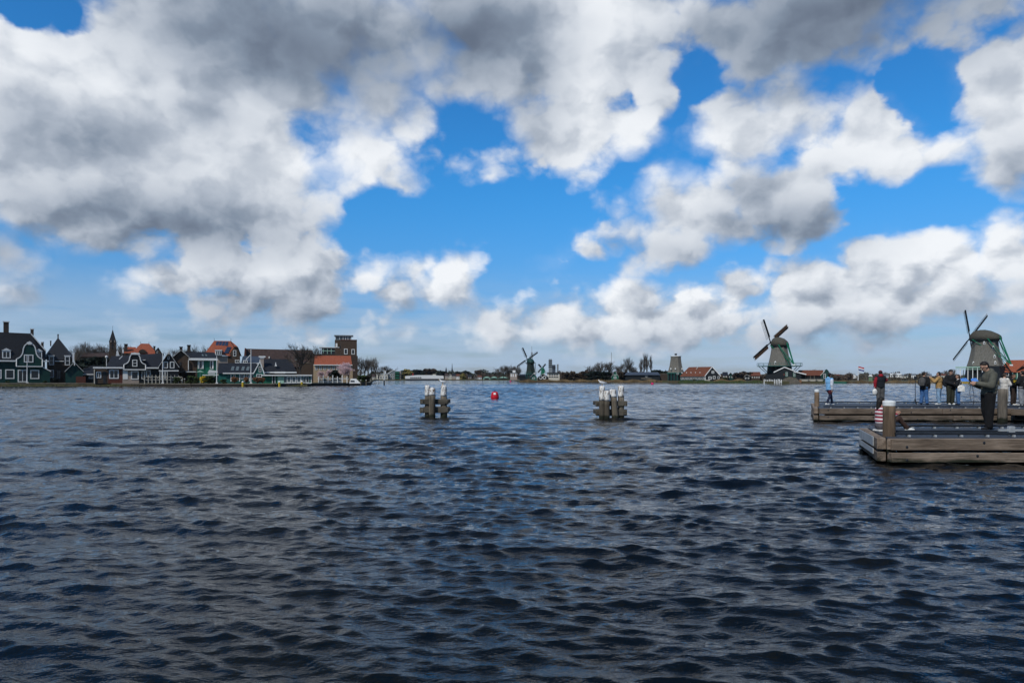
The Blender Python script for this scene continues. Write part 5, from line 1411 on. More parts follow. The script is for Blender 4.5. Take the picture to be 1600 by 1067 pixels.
far_wood('far_wood', 'dark far-off wood along the middle skyline', 575, 800, 640, 760, 4, 8.0, 240, 'wood_green', 1.2)
far_wood('far_wood', 'brown far-off hedges along the middle bank', 690, 830, 560, 600, 2.5, 4.5, 120, 'brush_brown', .8)
far_wood('far_wood', 'grey-brown far-off wood on the right skyline', 1120, 1700, 660, 800, 3, 6.0, 320, 'wood_far', 1.1)
far_wood('far_wood', 'brown far-off thickets behind the reed bank', 868, 1050, 330, 380, 2.5, 4.5, 130, 'brush_brown', .6)
far_wood('far_wood', 'brown thickets behind the right bank buildings', 1118, 1330, 300, 360, 1.6, 3.2, 150, 'brush_brown', .5)
far_wood('far_wood', 'low brown thickets along the far right bank', 1300, 1660, 300, 420, .6, 1.5, 240, 'wood_far', .5)
far_wood('far_wood', 'dark far-off wood on the left horizon', -500, 560, 420, 560, 4, 8, 220, 'wood_far', 1.3)


def reeds(name, label, px0, px1, Y0, Y1, h, n, m):
    rg = random.Random(n); mb = MB()
    for k in range(n):
        px = rg.uniform(px0, px1); Y = rg.uniform(Y0, Y1); x, y, _ = at(px, Y); hh = h * rg.uniform(.5, 1.15) * (.8 + .3 * math.sin(px * .23)); w = rg.uniform(.05, .12)
        dx = rg.gauss(0, .15); o = len(mb.v)
        a = rg.uniform(-.8, .8); cx, cy = w * math.cos(a), w * math.sin(a)
        mb.v += [(x - cx, y - cy, .1), (x + cx, y + cy, .1), (x + dx, y + dx * .5, .3 + hh)]; mb.f.append((o, o + 1, o + 2))
    o = mb.build(name, MT[m]); tag(o, label, None, kind='stuff')


reeds('reeds', 'tan dry reeds along the bank below the far mills', 813, 1035, 284.3, 289, 1.0, 12000, 'reed')
reeds('reeds', 'tan dry reeds right of the brown-roofed house', 1115, 1165, 259, 272, 1.2, 2600, 'reed')
reeds('reeds', 'short green and tan grass along the right bank', 1060, 1200, 247, 285, .7, 6000, 'shrub_green')
reeds('grass', 'short tan grass along the far right bank', 1290, 1640, 249, 256, .8, 9000, 'reed')
reeds('grass', 'short green grass along the left quay', -60, 480, 150, 168, .28, 7000, 'ground_grass')
# ------------------------------------------------------------------ piers, mooring dolphins, buoys
def wood(name, c1, c2, axis=0, scale=1.4, rough=0.85, bump=0.35, wet=None):
    """weathered timber: long grain, knots, blotches and pale abrasion"""
    m = bpy.data.materials.new(name); m.use_nodes = True; nt = m.node_tree; b = nt.nodes['Principled BSDF']
    b.inputs['Roughness'].default_value = rough; b.inputs['Specular IOR Level'].default_value = .25
    tc = nt.nodes.new('ShaderNodeTexCoord'); oi = nt.nodes.new('ShaderNodeObjectInfo')
    v = V(nt, tc.outputs['Object'])
    cmb = nt.nodes.new('ShaderNodeCombineXYZ')
    for i in range(3): nt.links.new(X(nt, oi.outputs['Random'])._m('MULTIPLY', 37.0 + i * 11).s, cmb.inputs[i])
    v = v + V(nt, cmb.outputs[0])
    st = [22.0, 22.0, 22.0]; st[axis] = 1.1
    g = noise(nt, v * tuple(st), scale, 6, .68, dist=.4)
    bl = noise(nt, v * tuple(.8 if i == axis else 3.0 for i in range(3)), 1.6, 4, .6)
    col = mixc(nt, g.step(.30, .70), c2, c1)
    col = mixc(nt, bl.step(.45, .78) * .55, col, tuple(min(1, c * 1.55 + .02) for c in c1))
    col = mixc(nt, bl.step(.48, .22) * .6, col, tuple(c * .45 for c in c2))
    if wet is not None:    # algae and tide stain, ragged along its upper edge
        sp = nt.nodes.new('ShaderNodeSeparateXYZ'); nt.links.new(tc.outputs['Object'], sp.inputs[0])
        hgt = X(nt, sp.outputs[2]) + (bl - .5) * .30 + (g - .5) * .12
        col = mixc(nt, hgt.step(wet + .06, wet - .06), col, (0.016, 0.019, 0.011))
    # each piece weathered differently
    rv = X(nt, oi.outputs['Random'])
    hs = nt.nodes.new('ShaderNodeHueSaturation'); nt.links.new(col, hs.inputs['Color']); nt.links.new((rv * .5 + .75).s, hs.inputs['Value'])
    nt.links.new(hs.outputs[0], b.inputs['Base Color'])
    bn = nt.nodes.new('ShaderNodeBump'); bn.inputs['Strength'].default_value = bump; bn.inputs['Distance'].default_value = .012
    nt.links.new((g + bl * .5).s, bn.inputs['Height']); nt.links.new(bn.outputs[0], b.inputs['Normal'])
    MT[name] = m
    return m


wood('pier_timber', (0.215, 0.165, 0.124), (0.090, 0.066, 0.048), 0)
wood('low_timber', (0.215, 0.168, 0.127), (0.090, 0.067, 0.050), 0, wet=-.055)
wood('pile_wood', (0.200, 0.140, 0.092), (0.085, 0.058, 0.038), 2, wet=.34)
wood('grey_pile', (0.185, 0.160, 0.128), (0.085, 0.072, 0.058), 2, wet=.22)
wood('dolphin_wood', (0.130, 0.110, 0.082), (0.055, 0.046, 0.035), 2, wet=.16)
wood('dolphin_beam', (0.118, 0.106, 0.084), (0.048, 0.043, 0.035), 0)
mat('deck_plank', (0.052, 0.062, 0.078), 0.6, 0.4, 3.0, bump=.15, stretch=(1, 14, 1))
mat('kerb_steel', (0.018, 0.022, 0.028), 0.5, 0.35, 4.0)
mat('zinc', (0.42, 0.44, 0.45), 0.5, 0.2, 5.0, metal=.25)
mat('cap_white', (0.74, 0.76, 0.75), 0.6, 0.12, 7.0)
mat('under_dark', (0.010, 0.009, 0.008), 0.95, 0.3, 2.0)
# white paint streaked by gulls and weather
m = mat('bird_white', (0.78, 0.77, 0.74), 0.75, 0.0)
nt = m.node_tree; b = nt.nodes['Principled BSDF']; tc = nt.nodes.new('ShaderNodeTexCoord'); v = V(nt, tc.outputs['Object'])
nz = noise(nt, v * (1, 1, .45), 9.0, 5, .7)
nt.links.new(mixc(nt, nz.step(.47, .60), (0.78, 0.77, 0.74), (0.20, 0.15, 0.11)), b.inputs['Base Color'])

DZ = 0.60     # deck level above the water


def piece(name, p0, p1, w, h, mtl, parent, bev=.012):
    """a timber from p0 to p1, its own x axis along its length"""
    p0, p1 = Vector(p0), Vector(p1); L = (p1 - p0).length
    o = MB().box(0, L, -w / 2, w / 2, -h / 2, h / 2).build(name, MT[mtl], parent, loc=p0)
    d = p1 - p0; o.rotation_euler = (0, 0, math.atan2(d.y, d.x))
    if bev: bevel(o, bev)
    return o


def pile(name, x, y, z0, z1, r, mtl, parent, lean=(0, 0), n=16):
    mb = MB(); rg = random.Random(int((x + y) * 1000)); prof = []
    for k in range(9):
        t = k / 8; prof.append((r * (1.06 - .10 * t) * rg.uniform(.985, 1.015), z0 + (z1 - z0) * t))
    mb.lathe(prof, n)
    mb.v = [(px + lean[0] * (pz - z0), py + lean[1] * (pz - z0), pz) for px, py, pz in mb.v]
    o = mb.build(name, MT[mtl], parent, True, loc=(x, y, 0))
    return o


_b = MB().lathe([(.030, 0), (.030, .008), (.018, .016)], 8); _b.v = [(a, -c, b_) for a, b_, c in _b.v]
BOLT = bpy.data.meshes.new('bolt'); BOLT.from_pydata(_b.v, [], [f[::-1] for f in _b.f]); BOLT.materials.append(MT['kerb_steel'])


def pier(name, label, corners, depth_pts, xr, beams, loc, nplanks, kerbs, seg):
    """corners: front-left and back-left of the deck (world), xr: where it runs out of sight"""
    (x0, y0), (x1, y1) = corners
    P = thing(name, label, 'pier', loc)
    def W(x, y, z): return (x - loc[0], y - loc[1], z - loc[2])
    ex, ey = x1 - x0, y1 - y0
    # planks along the deck, each cut at the slanting end
    n = nplanks
    for k in range(n):
        t0, t1 = k / n, (k + 1) / n; g = .006
        a, bq = y0 + ey * t0 + g, y0 + ey * t1 - g
        xa, xb = x0 + ex * t0 + .03, x0 + ex * t1 + .03
        zt = DZ + random.uniform(-.004, .004)
        q = [W(xa, a, zt), W(xr, a, zt), W(xr, bq, zt), W(xb, bq, zt)]
        o = MB().slab(q, .05).build('deck_plank', MT['deck_plank'], P)
    # dark joists and piles below
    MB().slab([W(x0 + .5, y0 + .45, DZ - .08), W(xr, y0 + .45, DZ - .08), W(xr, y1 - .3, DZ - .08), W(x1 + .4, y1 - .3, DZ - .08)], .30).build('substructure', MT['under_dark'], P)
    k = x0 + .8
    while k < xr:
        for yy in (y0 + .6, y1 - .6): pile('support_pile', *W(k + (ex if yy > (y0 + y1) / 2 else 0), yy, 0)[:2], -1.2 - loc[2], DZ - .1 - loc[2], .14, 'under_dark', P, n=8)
        k += 3.0
    # two rows of fender timbers, front and at the slanting end
    d = Vector((ex, ey, 0)).normalized()
    for zc, h in beams:
        x = x0
        while x < xr:
            L = seg * random.uniform(.9, 1.15); xe = min(x + L, xr)
            piece('fender_beam', W(x + .008, y0 - .10 + random.uniform(-.006, .006), zc), W(xe - .008, y0 - .10, zc), .20, h, 'pier_timber' if zc > .3 else 'low_timber', P)
            kb = x + .35
            while kb < xe - .1:
                bo = bpy.data.objects.new('bolt', BOLT); C.objects.link(bo); bo.parent = P; bo.location = W(kb, y0 - .203, zc + random.choice((-.05, .05))); kb += random.uniform(1.5, 2.1)
            x = xe
        A = Vector((x0, y0, zc)) - d * -.02 + Vector((-.11, .02, 0)); B = Vector((x1, y1, zc)) + Vector((-.11, 0, 0))
        piece('fender_beam', W(*A), W(*B), .19, h, 'pier_timber' if zc > .3 else 'low_timber', P)
    # raised dark kerb rails on little zinc brackets
    for yo in kerbs:
        xs = x0 + ex * (yo / ey) + .25
        piece('kerb_rail', W(xs, y0 + yo, DZ + .075), W(xr, y0 + yo, DZ + .075), .09, .055, 'kerb_steel', P, .01)
        k = xs + .3
        me = None
        while k < xr:
            o = MB().box(-.024, .024, -.075, .05, 0, .045) if me is None else None
            if me is None:
                oo = o.build('rail_bracket', MT['zinc'], P, loc=W(k, y0 + yo, DZ + .002)); me = oo.data
            else:
                oo = bpy.data.objects.new('rail_bracket', me); C.objects.link(oo); oo.parent = P; oo.location = W(k, y0 + yo, DZ + .002)
            k += .62
    return P, W


NP, NW = pier('pier', 'nearer timber pier with dark deck, the olive-jacketed man stands on it', ((8.73, 15.9), (9.98, 19.2)), None, 33.0, ((.458, .262), (.156, .222)), (10.0, 17.5, 0), 12, (.30, 1.05, 2.95), 7.5)
# end plates of dull metal at the near pier's slanting end
dv = Vector((1.26, 3.4, 0)).normalized(); nv = Vector((-dv.y, dv.x, 0))
for z0, z1 in ((.36, .58), (.17, .30)):
    a = Vector((8.73, 15.9, 0)) + dv * .5 + nv * .225; b_ = Vector((8.73, 15.9, 0)) + dv * 3.0 + nv * .225
    o = MB().slab([NW(a.x, a.y, z1), NW(b_.x, b_.y, z1), NW(b_.x, b_.y, z0), NW(a.x, a.y, z0)], .02).build('end_plate', MT['zinc'], NP)
piece('corner_block', NW(8.67, 15.785, .458), NW(9.09, 15.785, .458), .05, .235, 'pier_timber', NP, .01)
FP, FW = pier('pier', 'farther timber pier carrying the row of sightseers', ((13.96, 31.1), (16.6, 37.4)), None, 40.0, ((.478, .25), (.168, .23)), (20.0, 34.0, 0), 16, (.35, 5.9), 6.0)
# the short walkway that joins the far pier from the right
CP = thing('walkway', 'short walkway slanting off the far pier behind the thick grey post', 'walkway', (23.5, 29.4, 0))
def CW(x, y, z): return (x - 23.5, y - 29.4, z)
for k in range(5):
    MB().slab([CW(22.55 + k * .06, 30.7 - k * .01, DZ + .012), CW(24.6 + k * .3, 27.6 + k * .12, DZ + .012), CW(24.85 + k * .3, 27.72 + k * .12, DZ + .012), CW(22.6 + k * .06, 30.72 - k * .01, DZ + .012)], .05).build('deck_plank', MT['deck_plank'], CP)
piece('fender_beam', CW(22.5, 30.72, .45), CW(24.4, 27.6, .45), .2, .27, 'pier_timber', CP)
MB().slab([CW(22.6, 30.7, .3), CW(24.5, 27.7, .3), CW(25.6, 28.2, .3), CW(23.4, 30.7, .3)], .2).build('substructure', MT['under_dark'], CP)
# posts
def post(label, px, Y, z1, r, mtl, cap=True, zb=-.9):
    t = thing('mooring_pile', label, 'mooring pile', ((px - 800) * Y / F, Y, 0))
    o = pile('pile', 0, 0, zb, z1, r, mtl, t)
    if cap: MB().lathe([(r * .99, z1 - .10), (r * 1.02, z1 - .02), (r * .96, z1 + .015), (r * .4, z1 + .03)], 18).build('cap', MT['cap_white'], t, False)
    return t
post('brown timber pile with white cap beside the seated person in stripes', 1389.5, 16.35, 1.43, .142, 'pile_wood')
post('slim brown pile with white cap at the far pier tip', 1276.5, 33.4, 1.40, .115, 'pile_wood')
post('thick weathered grey pile behind the olive-jacketed man', 1566.5, 30.45, 1.50, .19, 'grey_pile', cap=False)
# zinc cleat
t = thing('mooring_cleat', 'small metal mooring cleat on the near pier deck right of the man', 'cleat', (12.10, 16.55, DZ + .003))
bevel(MB().box(-.07, .07, -.05, .05, 0, .22).build('bollard', MT['zinc'], t), .01); MB().box(-.30, -.073, -.03, .03, .10, .15).build('arm', MT['zinc'], t); MB().box(.073, .30, -.03, .03, .10, .15).build('arm', MT['zinc'], t)

# ---- mooring dolphins
def dolphin(label, px, Y, piles, beams, front, group='timber mooring dolphins in the river'):
    u = Y / F; t = thing('mooring_dolphin', label, 'mooring dolphin', ((px - 800) * u, Y, 0), group)
    def zz(py): return CAM_Z + (590 - py) * u
    for (p0, ptop, pw, yy, lean, zcap) in piles:
        x = (p0 - px) * u; r = pw * u / 2 * 1.13
        zt = zz(ptop); zc = zz(zcap)
        sp = pile('pile', x - lean * (zt + .8), yy, -.8, zc, r, 'dolphin_wood', t, (lean, 0), 12)
        mb = MB(); rgx = random.Random(int(p0)); prof = [(r * (1 - .08 * k / 5) * rgx.uniform(.98, 1.03), zc + (zt - zc) * k / 5) for k in range(6)] + [(r * .55, zt + .03)]
        mb.lathe(prof, 12); mb.v = [(a + lean * (c + .8), b, c) for a, b, c in mb.v]
        mb.build('white_top', MT['bird_white'], sp, True)
    for (a, b, t0, t1, yy) in beams:
        piece('beam', ((a - px) * u, yy, (zz(t0) + zz(t1)) / 2), ((b - px) * u, yy, (zz(t0) + zz(t1)) / 2), .16, zz(t0) - zz(t1), 'dolphin_beam', t)
    for (cx, t0, t1) in front:
        c = (zz(t0) + zz(t1)) / 2
        o = piece('cross_beam', ((cx - px) * u, -.12, c), ((cx - px) * u, 1.35, c), .15, (zz(t0) - zz(t1)) * .9, 'dolphin_beam', t)
    return t
dolphin('mooring dolphin with a gull on one of three white-topped piles, left one', 679, 34.5,
        [(667.3, 602.3, 7.6, .12, -.005, 618.5), (676.4, 607, 9.0, -.22, .012, 617), (693, 602.4, 8.6, .12, -.012, 619), (671, 606.5, 7.4, 1.15, .0, 619), (688.5, 612, 7.4, 1.2, .0, 620)],
        [(656.5, 701, 623.4, 631.6, 0), (656, 701, 636.4, 645, -.01), (657.5, 700, 624.5, 631, 1.3), (657, 700, 637, 643.6, 1.3)], [(660, 625, 630.6), (697.5, 625, 630.6), (660, 638, 644), (698, 638, 644)])
dolphin('mooring dolphin with four white piles crowded to its left end, right one', 955, 33.6,
        [(939.6, 603.5, 8.4, -.26, .0, 625), (947.0, 611, 7.6, -.34, .0, 626), (957.0, 609, 9.6, -.10, -.09, 620), (971, 603.4, 8.8, .12, .0, 620.5)],
        [(930.5, 980, 626.4, 634.4, 0), (931, 979.5, 639.6, 649.4, 0), (932, 979, 627.5, 634, 1.3), (932, 979, 641, 648, 1.3)], [(934, 628, 633.6), (976, 628, 633.6), (934.5, 641.6, 648), (975.5, 641.6, 648)])

# ---- buoys
t = thing('mooring_buoy', 'big red drum-shaped buoy with a white square, afloat mid river', 'buoy', at(773.2, 65, 0))
MB().lathe([(.30, -.22), (.37, -.10), (.385, .12), (.375, .30), (.33, .48), (.28, .60), (.22, .655), (.10, .68)], 24).build('drum', MT['red_paint'], t, True)
MB().lathe([(.387, .10), (.395, .13), (.395, .17), (.384, .20)], 24).build('rim', MT['red_paint'], t, True)
q = []
for k in range(5):
    a = -PI / 2 + (k - 2) * .16
    for z, r in ((.40, .362), (.57, .302)): q.append((r * math.cos(a) * 1.02, r * math.sin(a) * 1.02, z))
pydata('panel', q, [(2 * k, 2 * k + 2, 2 * k + 3, 2 * k + 1) for k in range(4)], MT['white_paint'], t)
MB().tube((0, 0, .66), (0, 0, .78), .03, .03, 8).build('lifting_eye', MT['dark_metal'], t)
for px, Y, lab in ((1019.3, 190, 'small pink ball buoy before the reed bank'), (797.6, 330, 'tiny pink ball buoy below the white hut')):
    t = thing('ball_buoy', lab, 'buoy', at(px, Y, 0))
    MB().ball((0, 0, .22), .42, 14, 10).build('float', MT['pink_paint'], t, True); MB().tube((0, 0, .6), (0, 0, .8), .06, .06, 6).build('eye', MT['dark_metal'], t)
t = thing('channel_marker', 'tall channel marker pole, white above and black below', 'marker pole', at(600.3, 180, 0))
MB().tube((0, 0, -.8), (0, 0, 1.35), .17, .16, 8).build('lower_pole', MT['kerb_steel'], t); MB().tube((0, 0, 1.353), (0, 0, 4.0), .15, .11, 8).build('upper_pole', MT['white_paint'], t)

# ---- gulls
mat('gull_white', (0.80, 0.80, 0.79), .8, .05); mat('gull_grey', (0.36, 0.39, 0.43), .8, .1); mat('beak', (0.55, 0.30, 0.03), .6, .0)
def gull(label, x, y, z, rz):
    t = thing('gull', label, 'gull', (x, y, z), rz=rz)
    mb = MB()
    ring = [(-.20, .02, .145, .02), (-.12, 0, .155, .045), (-.02, 0, .16, .066), (.07, 0, .172, .064), (.12, 0, .205, .045), (.14, 0, .25, .038), (.165, 0, .275, .036), (.195, 0, .27, .02)]
    n = 8; v = []
    for (a, b_, c, r) in ring: v += [(a, r * math.cos(2 * PI * i / n), c + r * .95 * math.sin(2 * PI * i / n)) for i in range(n)]
    f = [(k * n + i, k * n + (i + 1) % n, (k + 1) * n + (i + 1) % n, (k + 1) * n + i) for k in range(len(ring) - 1) for i in range(n)] + [tuple(range(n)), tuple(range((len(ring) - 1) * n, len(ring) * n))]
    pydata('body', v, f, MT['gull_white'], t, True)
    for sg in (-1, 1):
        MB().add([(.09, sg * .060, .19), (.0, sg * .075, .20), (-.26, sg * .02, .175), (-.1, sg * .066, .14), (.06, sg * .066, .15), (-.02, sg * .05, .17)], [(0, 1, 5), (1, 2, 5), (2, 3, 5), (3, 4, 5), (4, 0, 5), (0, 4, 3, 2, 1)]).build('wing', MT['gull_grey'], t)
        MB().tube((.0, sg * .03, 0), (.01, sg * .03, .11), .008, .008, 5).build('leg', MT['beak'], t)
        MB().box(-.01, .04, sg * .03 - .015, sg * .03 + .015, 0, .008).build('foot', MT['beak'], t)
    MB().tube((.19, 0, .268), (.245, 0, .258), .012, .004, 6).build('beak', MT['beak'], t)
    for sg in (-1, 1): MB().ball((.178, sg * .026, .283), .007, 6, 4).build('eye', MT['kerb_steel'], t)
gull('white gull standing on the right pile of the left dolphin', (693 - 800) * 34.6 / F - .03, 34.62, CAM_Z + (590 - 602.4) * 34.5 / F + .03, PI * .95)
gull('white gull resting on the leftmost pile of the right dolphin', (939.8 - 800) * 33.6 / F, 33.34, CAM_Z + (590 - 603.5) * 33.6 / F + .02, PI * .9)
# ------------------------------------------------------------------ people
def remeshed(name, mb, voxel, mtl, parent, smooth=3):
    me = bpy.data.meshes.new(name); me.from_pydata(mb.v, [], mb.f); me.update()
    o = bpy.data.objects.new(name, me); C.objects.link(o)
    m = o.modifiers.new('r', 'REMESH'); m.mode = 'VOXEL'; m.voxel_size = voxel; m.use_smooth_shade = True
    s = o.modifiers.new('s', 'SMOOTH'); s.iterations = smooth; s.factor = .5
    dg = bpy.context.evaluated_depsgraph_get(); dg.update()
    nm = bpy.data.meshes.new_from_object(o.evaluated_get(dg)); nm.name = name
    bpy.data.objects.remove(o); bpy.data.meshes.remove(me)
    nm.polygons.foreach_set('use_smooth', [True] * len(nm.polygons))
    nm.materials.clear()
    return link_mesh(name, nm, mtl, parent)


def cap(mb, p0, p1, r0, r1):
    p0, p1 = Vector(p0), Vector(p1)
    mb.tube(p0, p1, r0, r1, 12); mb.ball(p0, r0, 12, 8); mb.ball(p1, r1, 12, 8)


STAND = dict(pel=(0, 0, .94), waist=(0, .005, 1.10), chest=(0, .0, 1.27), neck=(0, .0, 1.46), head=(0, .03, 1.625),
             shL=(-.175, 0, 1.40), shR=(.175, 0, 1.40), elL=(-.235, -.03, 1.13), elR=(.235, -.03, 1.13), wrL=(-.225, .05, .89), wrR=(.225, .05, .89),
             hipL=(-.088, 0, .90), hipR=(.088, 0, .90), knL=(-.10, .02, .49), knR=(.10, .02, .49), anL=(-.105, -.01, .085), anR=(.105, -.01, .085), look=(0, 1, 0))
SKIN = {}
mat('skin_light', (0.46, 0.27, 0.19), .6, .12, 8.0); mat('skin_tan', (0.34, 0.19, 0.125), .6, .12, 8.0)
mat('hair_dark', (0.014, 0.011, 0.009), .6, .3, 12.0); mat('hair_brown', (0.05, 0.028, 0.018), .6, .3, 12.0)
for k, c in dict(olive=(0.088, 0.088, 0.070), black_cloth=(0.010, 0.011, 0.013), trouser_black=(0.006, 0.006, 0.007), sky_blue=(0.20, 0.44, 0.72), pale_sleeve=(0.58, 0.62, 0.68), red_cloth=(0.26, 0.012, 0.022), vest_dark=(0.010, 0.013, 0.018), grey_cloth=(0.085, 0.082, 0.08),
                 jeans=(0.05, 0.13, 0.30), light_jeans=(0.22, 0.34, 0.48), tan_cloth=(0.36, 0.22, 0.085), dark_olive=(0.030, 0.032, 0.022), white_cloth=(0.70, 0.69, 0.65), cream_knit=(0.62, 0.58, 0.52), beige=(0.33, 0.29, 0.23), brown_cloth=(0.035, 0.024, 0.020), tights=(0.055, 0.030, 0.022), skirt_grey=(0.10, 0.09, 0.10), navy=(0.015, 0.022, 0.05), pale_grey=(0.24, 0.25, 0.27), wine=(0.07, 0.012, 0.018)).items():
    mat(k, c, .9, .30, 7.0, bump=.7)
# red and white striped jersey
m = mat('stripes', (0.6, 0.55, 0.55), .9, 0); nt = m.node_tree
w = nt.nodes.new('ShaderNodeTexWave'); w.bands_direction = 'Z'; w.inputs['Scale'].default_value = 3.1; w.inputs['Distortion'].default_value = .6; w.inputs['Detail'].default_value = 1
tc = nt.nodes.new('ShaderNodeTexCoord'); nt.links.new(tc.outputs['Object'], w.inputs['Vector'])
nt.links.new(mixc(nt, X(nt, w.outputs['Fac']).step(.42, .55), (0.66, 0.60, 0.60), (0.26, 0.015, 0.035)), nt.nodes['Principled BSDF'].inputs['Base Color'])


def lerp(a, b, t): return Vector(a).lerp(Vector(b), t)


def person(label, x, y, z, face, H, top, legs, shoes, hair, skin='skin_light', pose=None, vox=.016, sleeves=None, loose=.0, legloose=.0, hood=None, hat=None, longhair=False, skirt=None, jacket_len=.16, vest=None, barelegs=None, curl=.5):
    """face: compass bearing in degrees clockwise from straight away from the water's edge where we stand"""
    J = dict(STAND); J.update(pose or {})
    J = {k: Vector(v) for k, v in J.items()}
    P = thing('person', label, 'person', (x, y, z), rz=-R(face))
    k = H / 1.75; P.scale = (k, k, k)
    look = J['look'].normalized(); hd = J['head']; upv = (hd - J['neck']).normalized(); upv = (upv - look * upv.dot(look)); upv.normalize(); rt = look.cross(upv)
    def hp(a, b, c): return hd + rt * a + look * b + upv * c
    # ---- body: head with face, neck, trunk, limbs and hands as one surface
    mb = MB()
    for c, r in ((hp(0, -.008, .025), .088), (hp(0, .015, -.035), .068), (hp(0, .035, -.075), .048), (hp(0, -.02, .035), .088)): mb.ball(c, r, 14, 10)
    cap(mb, hp(0, .078, .012), hp(0, .098, -.022), .013, .017)                       # nose
    cap(mb, hp(-.022, .076, -.060), hp(.022, .076, -.060), .012, .012)               # mouth
    cap(mb, hp(-.045, .068, .022), hp(.045, .068, .022), .014, .014)                 # brow
    for sg in (-1, 1): mb.ball(hp(sg * .084, -.01, -.005), (.016, .026, .034), 8, 6)   # ears
    cap(mb, J['neck'] - Vector((0, 0, .05)), hp(0, -.02, -.06), .058, .052)
    mb.ball(J['chest'], (.165, .11, .19), 14, 10); mb.ball(J['waist'], (.145, .105, .15), 14, 10); mb.ball(J['pel'], (.165, .115, .13), 14, 10)
    for s_ in 'LR':
        cap(mb, J['chest'].lerp(J['sh' + s_], .55), J['sh' + s_], .08, .062)
        cap(mb, J['sh' + s_], J['el' + s_], .052, .042); cap(mb, J['el' + s_], J['wr' + s_], .042, .029)
        cap(mb, J['hip' + s_], J['kn' + s_], .082, .056); cap(mb, J['kn' + s_], J['an' + s_], .056, .040)
        # hand: palm, four fingers of different length, thumb from the side of the palm
        d = (J['wr' + s_] - J['el' + s_]).normalized(); inn = Vector((1 if s_ == 'L' else -1, 0, 0)); inn = (inn - d * inn.dot(d)).normalized(); fw = d.cross(inn) * (1 if s_ == 'L' else -1)
        w0 = J['wr' + s_] + d * .02; pal = w0 + d * .055
        for q in (-1.5, -.5, .5, 1.5): cap(mb, w0 + fw * q * .014, w0 + d * .08 + fw * q * .019, .016, .013)
        for q, L in ((-1.5, .060), (-.5, .074), (.5, .080), (1.5, .070)):
            b0 = w0 + d * .085 + fw * q * .020; b1 = b0 + (d * (1 - curl * .35) + inn * curl * .6).normalized() * L * .55; b2 = b1 + (d * (1 - curl) + inn * curl * 1.1).normalized() * L * .5
            cap(mb, b0, b1, .0095, .0088); cap(mb, b1, b2, .0088, .0075)
        t0 = w0 + d * .025 + fw * .028; t1 = t0 + (d * .6 + fw * .7 + inn * .3).normalized() * .042; cap(mb, t0, t1, .012, .0105); cap(mb, t1, t1 + (d * .9 + inn * .5).normalized() * .032, .0105, .008)
    remeshed('body', mb, vox * .62, MT[skin], P, 2)
    for sg in (-1, 1): MB().ball(hp(sg * .032, .083, .008), .0095, 8, 6).build('eye', MT['kerb_steel'], P, True)
    # ---- upper garment
    e = .026 + loose
    mb = MB(); hem = J['pel'].lerp(J['waist'], .1) - Vector((0, 0, jacket_len - .12))
    mb.ball(J['chest'], (.165 + e, .112 + e, .185 + e * .5), 14, 10); mb.ball(J['waist'], (.148 + e, .108 + e, .15 + e), 14, 10)
    for t in (0, .5, 1): mb.ball(lerp(J['waist'], hem, t), (.155 + e, .112 + e, .10), 14, 8)
    for s_ in 'LR': cap(mb, J['chest'].lerp(J['sh' + s_], .5), J['sh' + s_], .085 + e * .6, .064 + e * .5)
    cap(mb, J['neck'] - Vector((0, 0, .07)), J['neck'] + Vector((0, 0, -.005)), .085, .070)
    if not sleeves and not vest:
        for s_ in 'LR': cap(mb, J['sh' + s_], J['el' + s_], .054 + e * .7, .046 + e * .7); cap(mb, J['el' + s_], lerp(J['el' + s_], J['wr' + s_], .93), .046 + e * .7, .036 + e * .5)
    if hood: mb.ball(J['neck'] + Vector((0, -.075, .01)), (.10, .075, .085), 12, 8)
    remeshed('jacket', mb, vox, MT[top], P, 3)
    if sleeves:
        for s_ in 'LR':
            mb = MB(); cap(mb, J['sh' + s_], J['el' + s_], .056 + e * .6, .046 + e * .6); cap(mb, J['el' + s_], lerp(J['el' + s_], J['wr' + s_], .93), .046 + e * .6, .036 + e * .5)
            remeshed('sleeve', mb, vox, MT[sleeves], P, 2)
    # ---- trousers or tights
    e2 = .012 + legloose; mb = MB()
    mb.ball(J['pel'] - Vector((0, 0, .01)), (.168 + e2 * .6, .122 + e2 * .6, .13), 14, 10)
    for s_ in 'LR':
        cap(mb, J['hip' + s_], J['kn' + s_], .086 + e2, .060 + e2); cap(mb, J['kn' + s_], lerp(J['kn' + s_], J['an' + s_], .94), .060 + e2, .043 + e2)
    remeshed('trousers' if not skirt else 'leggings', mb, vox, MT[legs], P, 3)
    if skirt:
        mb = MB(); mb.ball(J['pel'], (.19, .15, .15), 14, 10)
        for s_ in 'LR': cap(mb, J['hip' + s_], lerp(J['hip' + s_], J['kn' + s_], .55), .115, .11)
        remeshed('skirt', mb, vox, MT[skirt], P, 3)
    # ---- shoes
    for s_ in 'LR':
        a = J['an' + s_]; fd = J.get('toe' + s_, Vector((0.12 * (1 if s_ == 'R' else -1), 1, 0))); fd = Vector(fd).normalized()
        mb = MB(); sole = a - Vector((0, 0, .045))
        cap(mb, sole - fd * .035, sole + fd * .09, .040, .043); cap(mb, sole + fd * .06 - Vector((0, 0, .008)), sole + fd * .16 - Vector((0, 0, .012)), .040, .030); cap(mb, sole, a - Vector((0, 0, .005)), .042, .042)
        remeshed('shoe', mb, .011, MT[shoes], P, 1)
    # ---- hair, hat, hood
    mb = MB(); mb.ball(hp(0, -.028, .045), (.094, .094, .088), 14, 10); mb.ball(hp(0, -.045, .0), (.088, .07, .09), 12, 8)
    if longhair:
        cap(mb, hp(0, -.06, -.02), hp(0, -.075, -.17), .082, .062); cap(mb, hp(0, -.075, -.17), hp(0, -.085, -.27), .062, .035)
    remeshed('hair', mb, .013, MT[hair], P, 2)
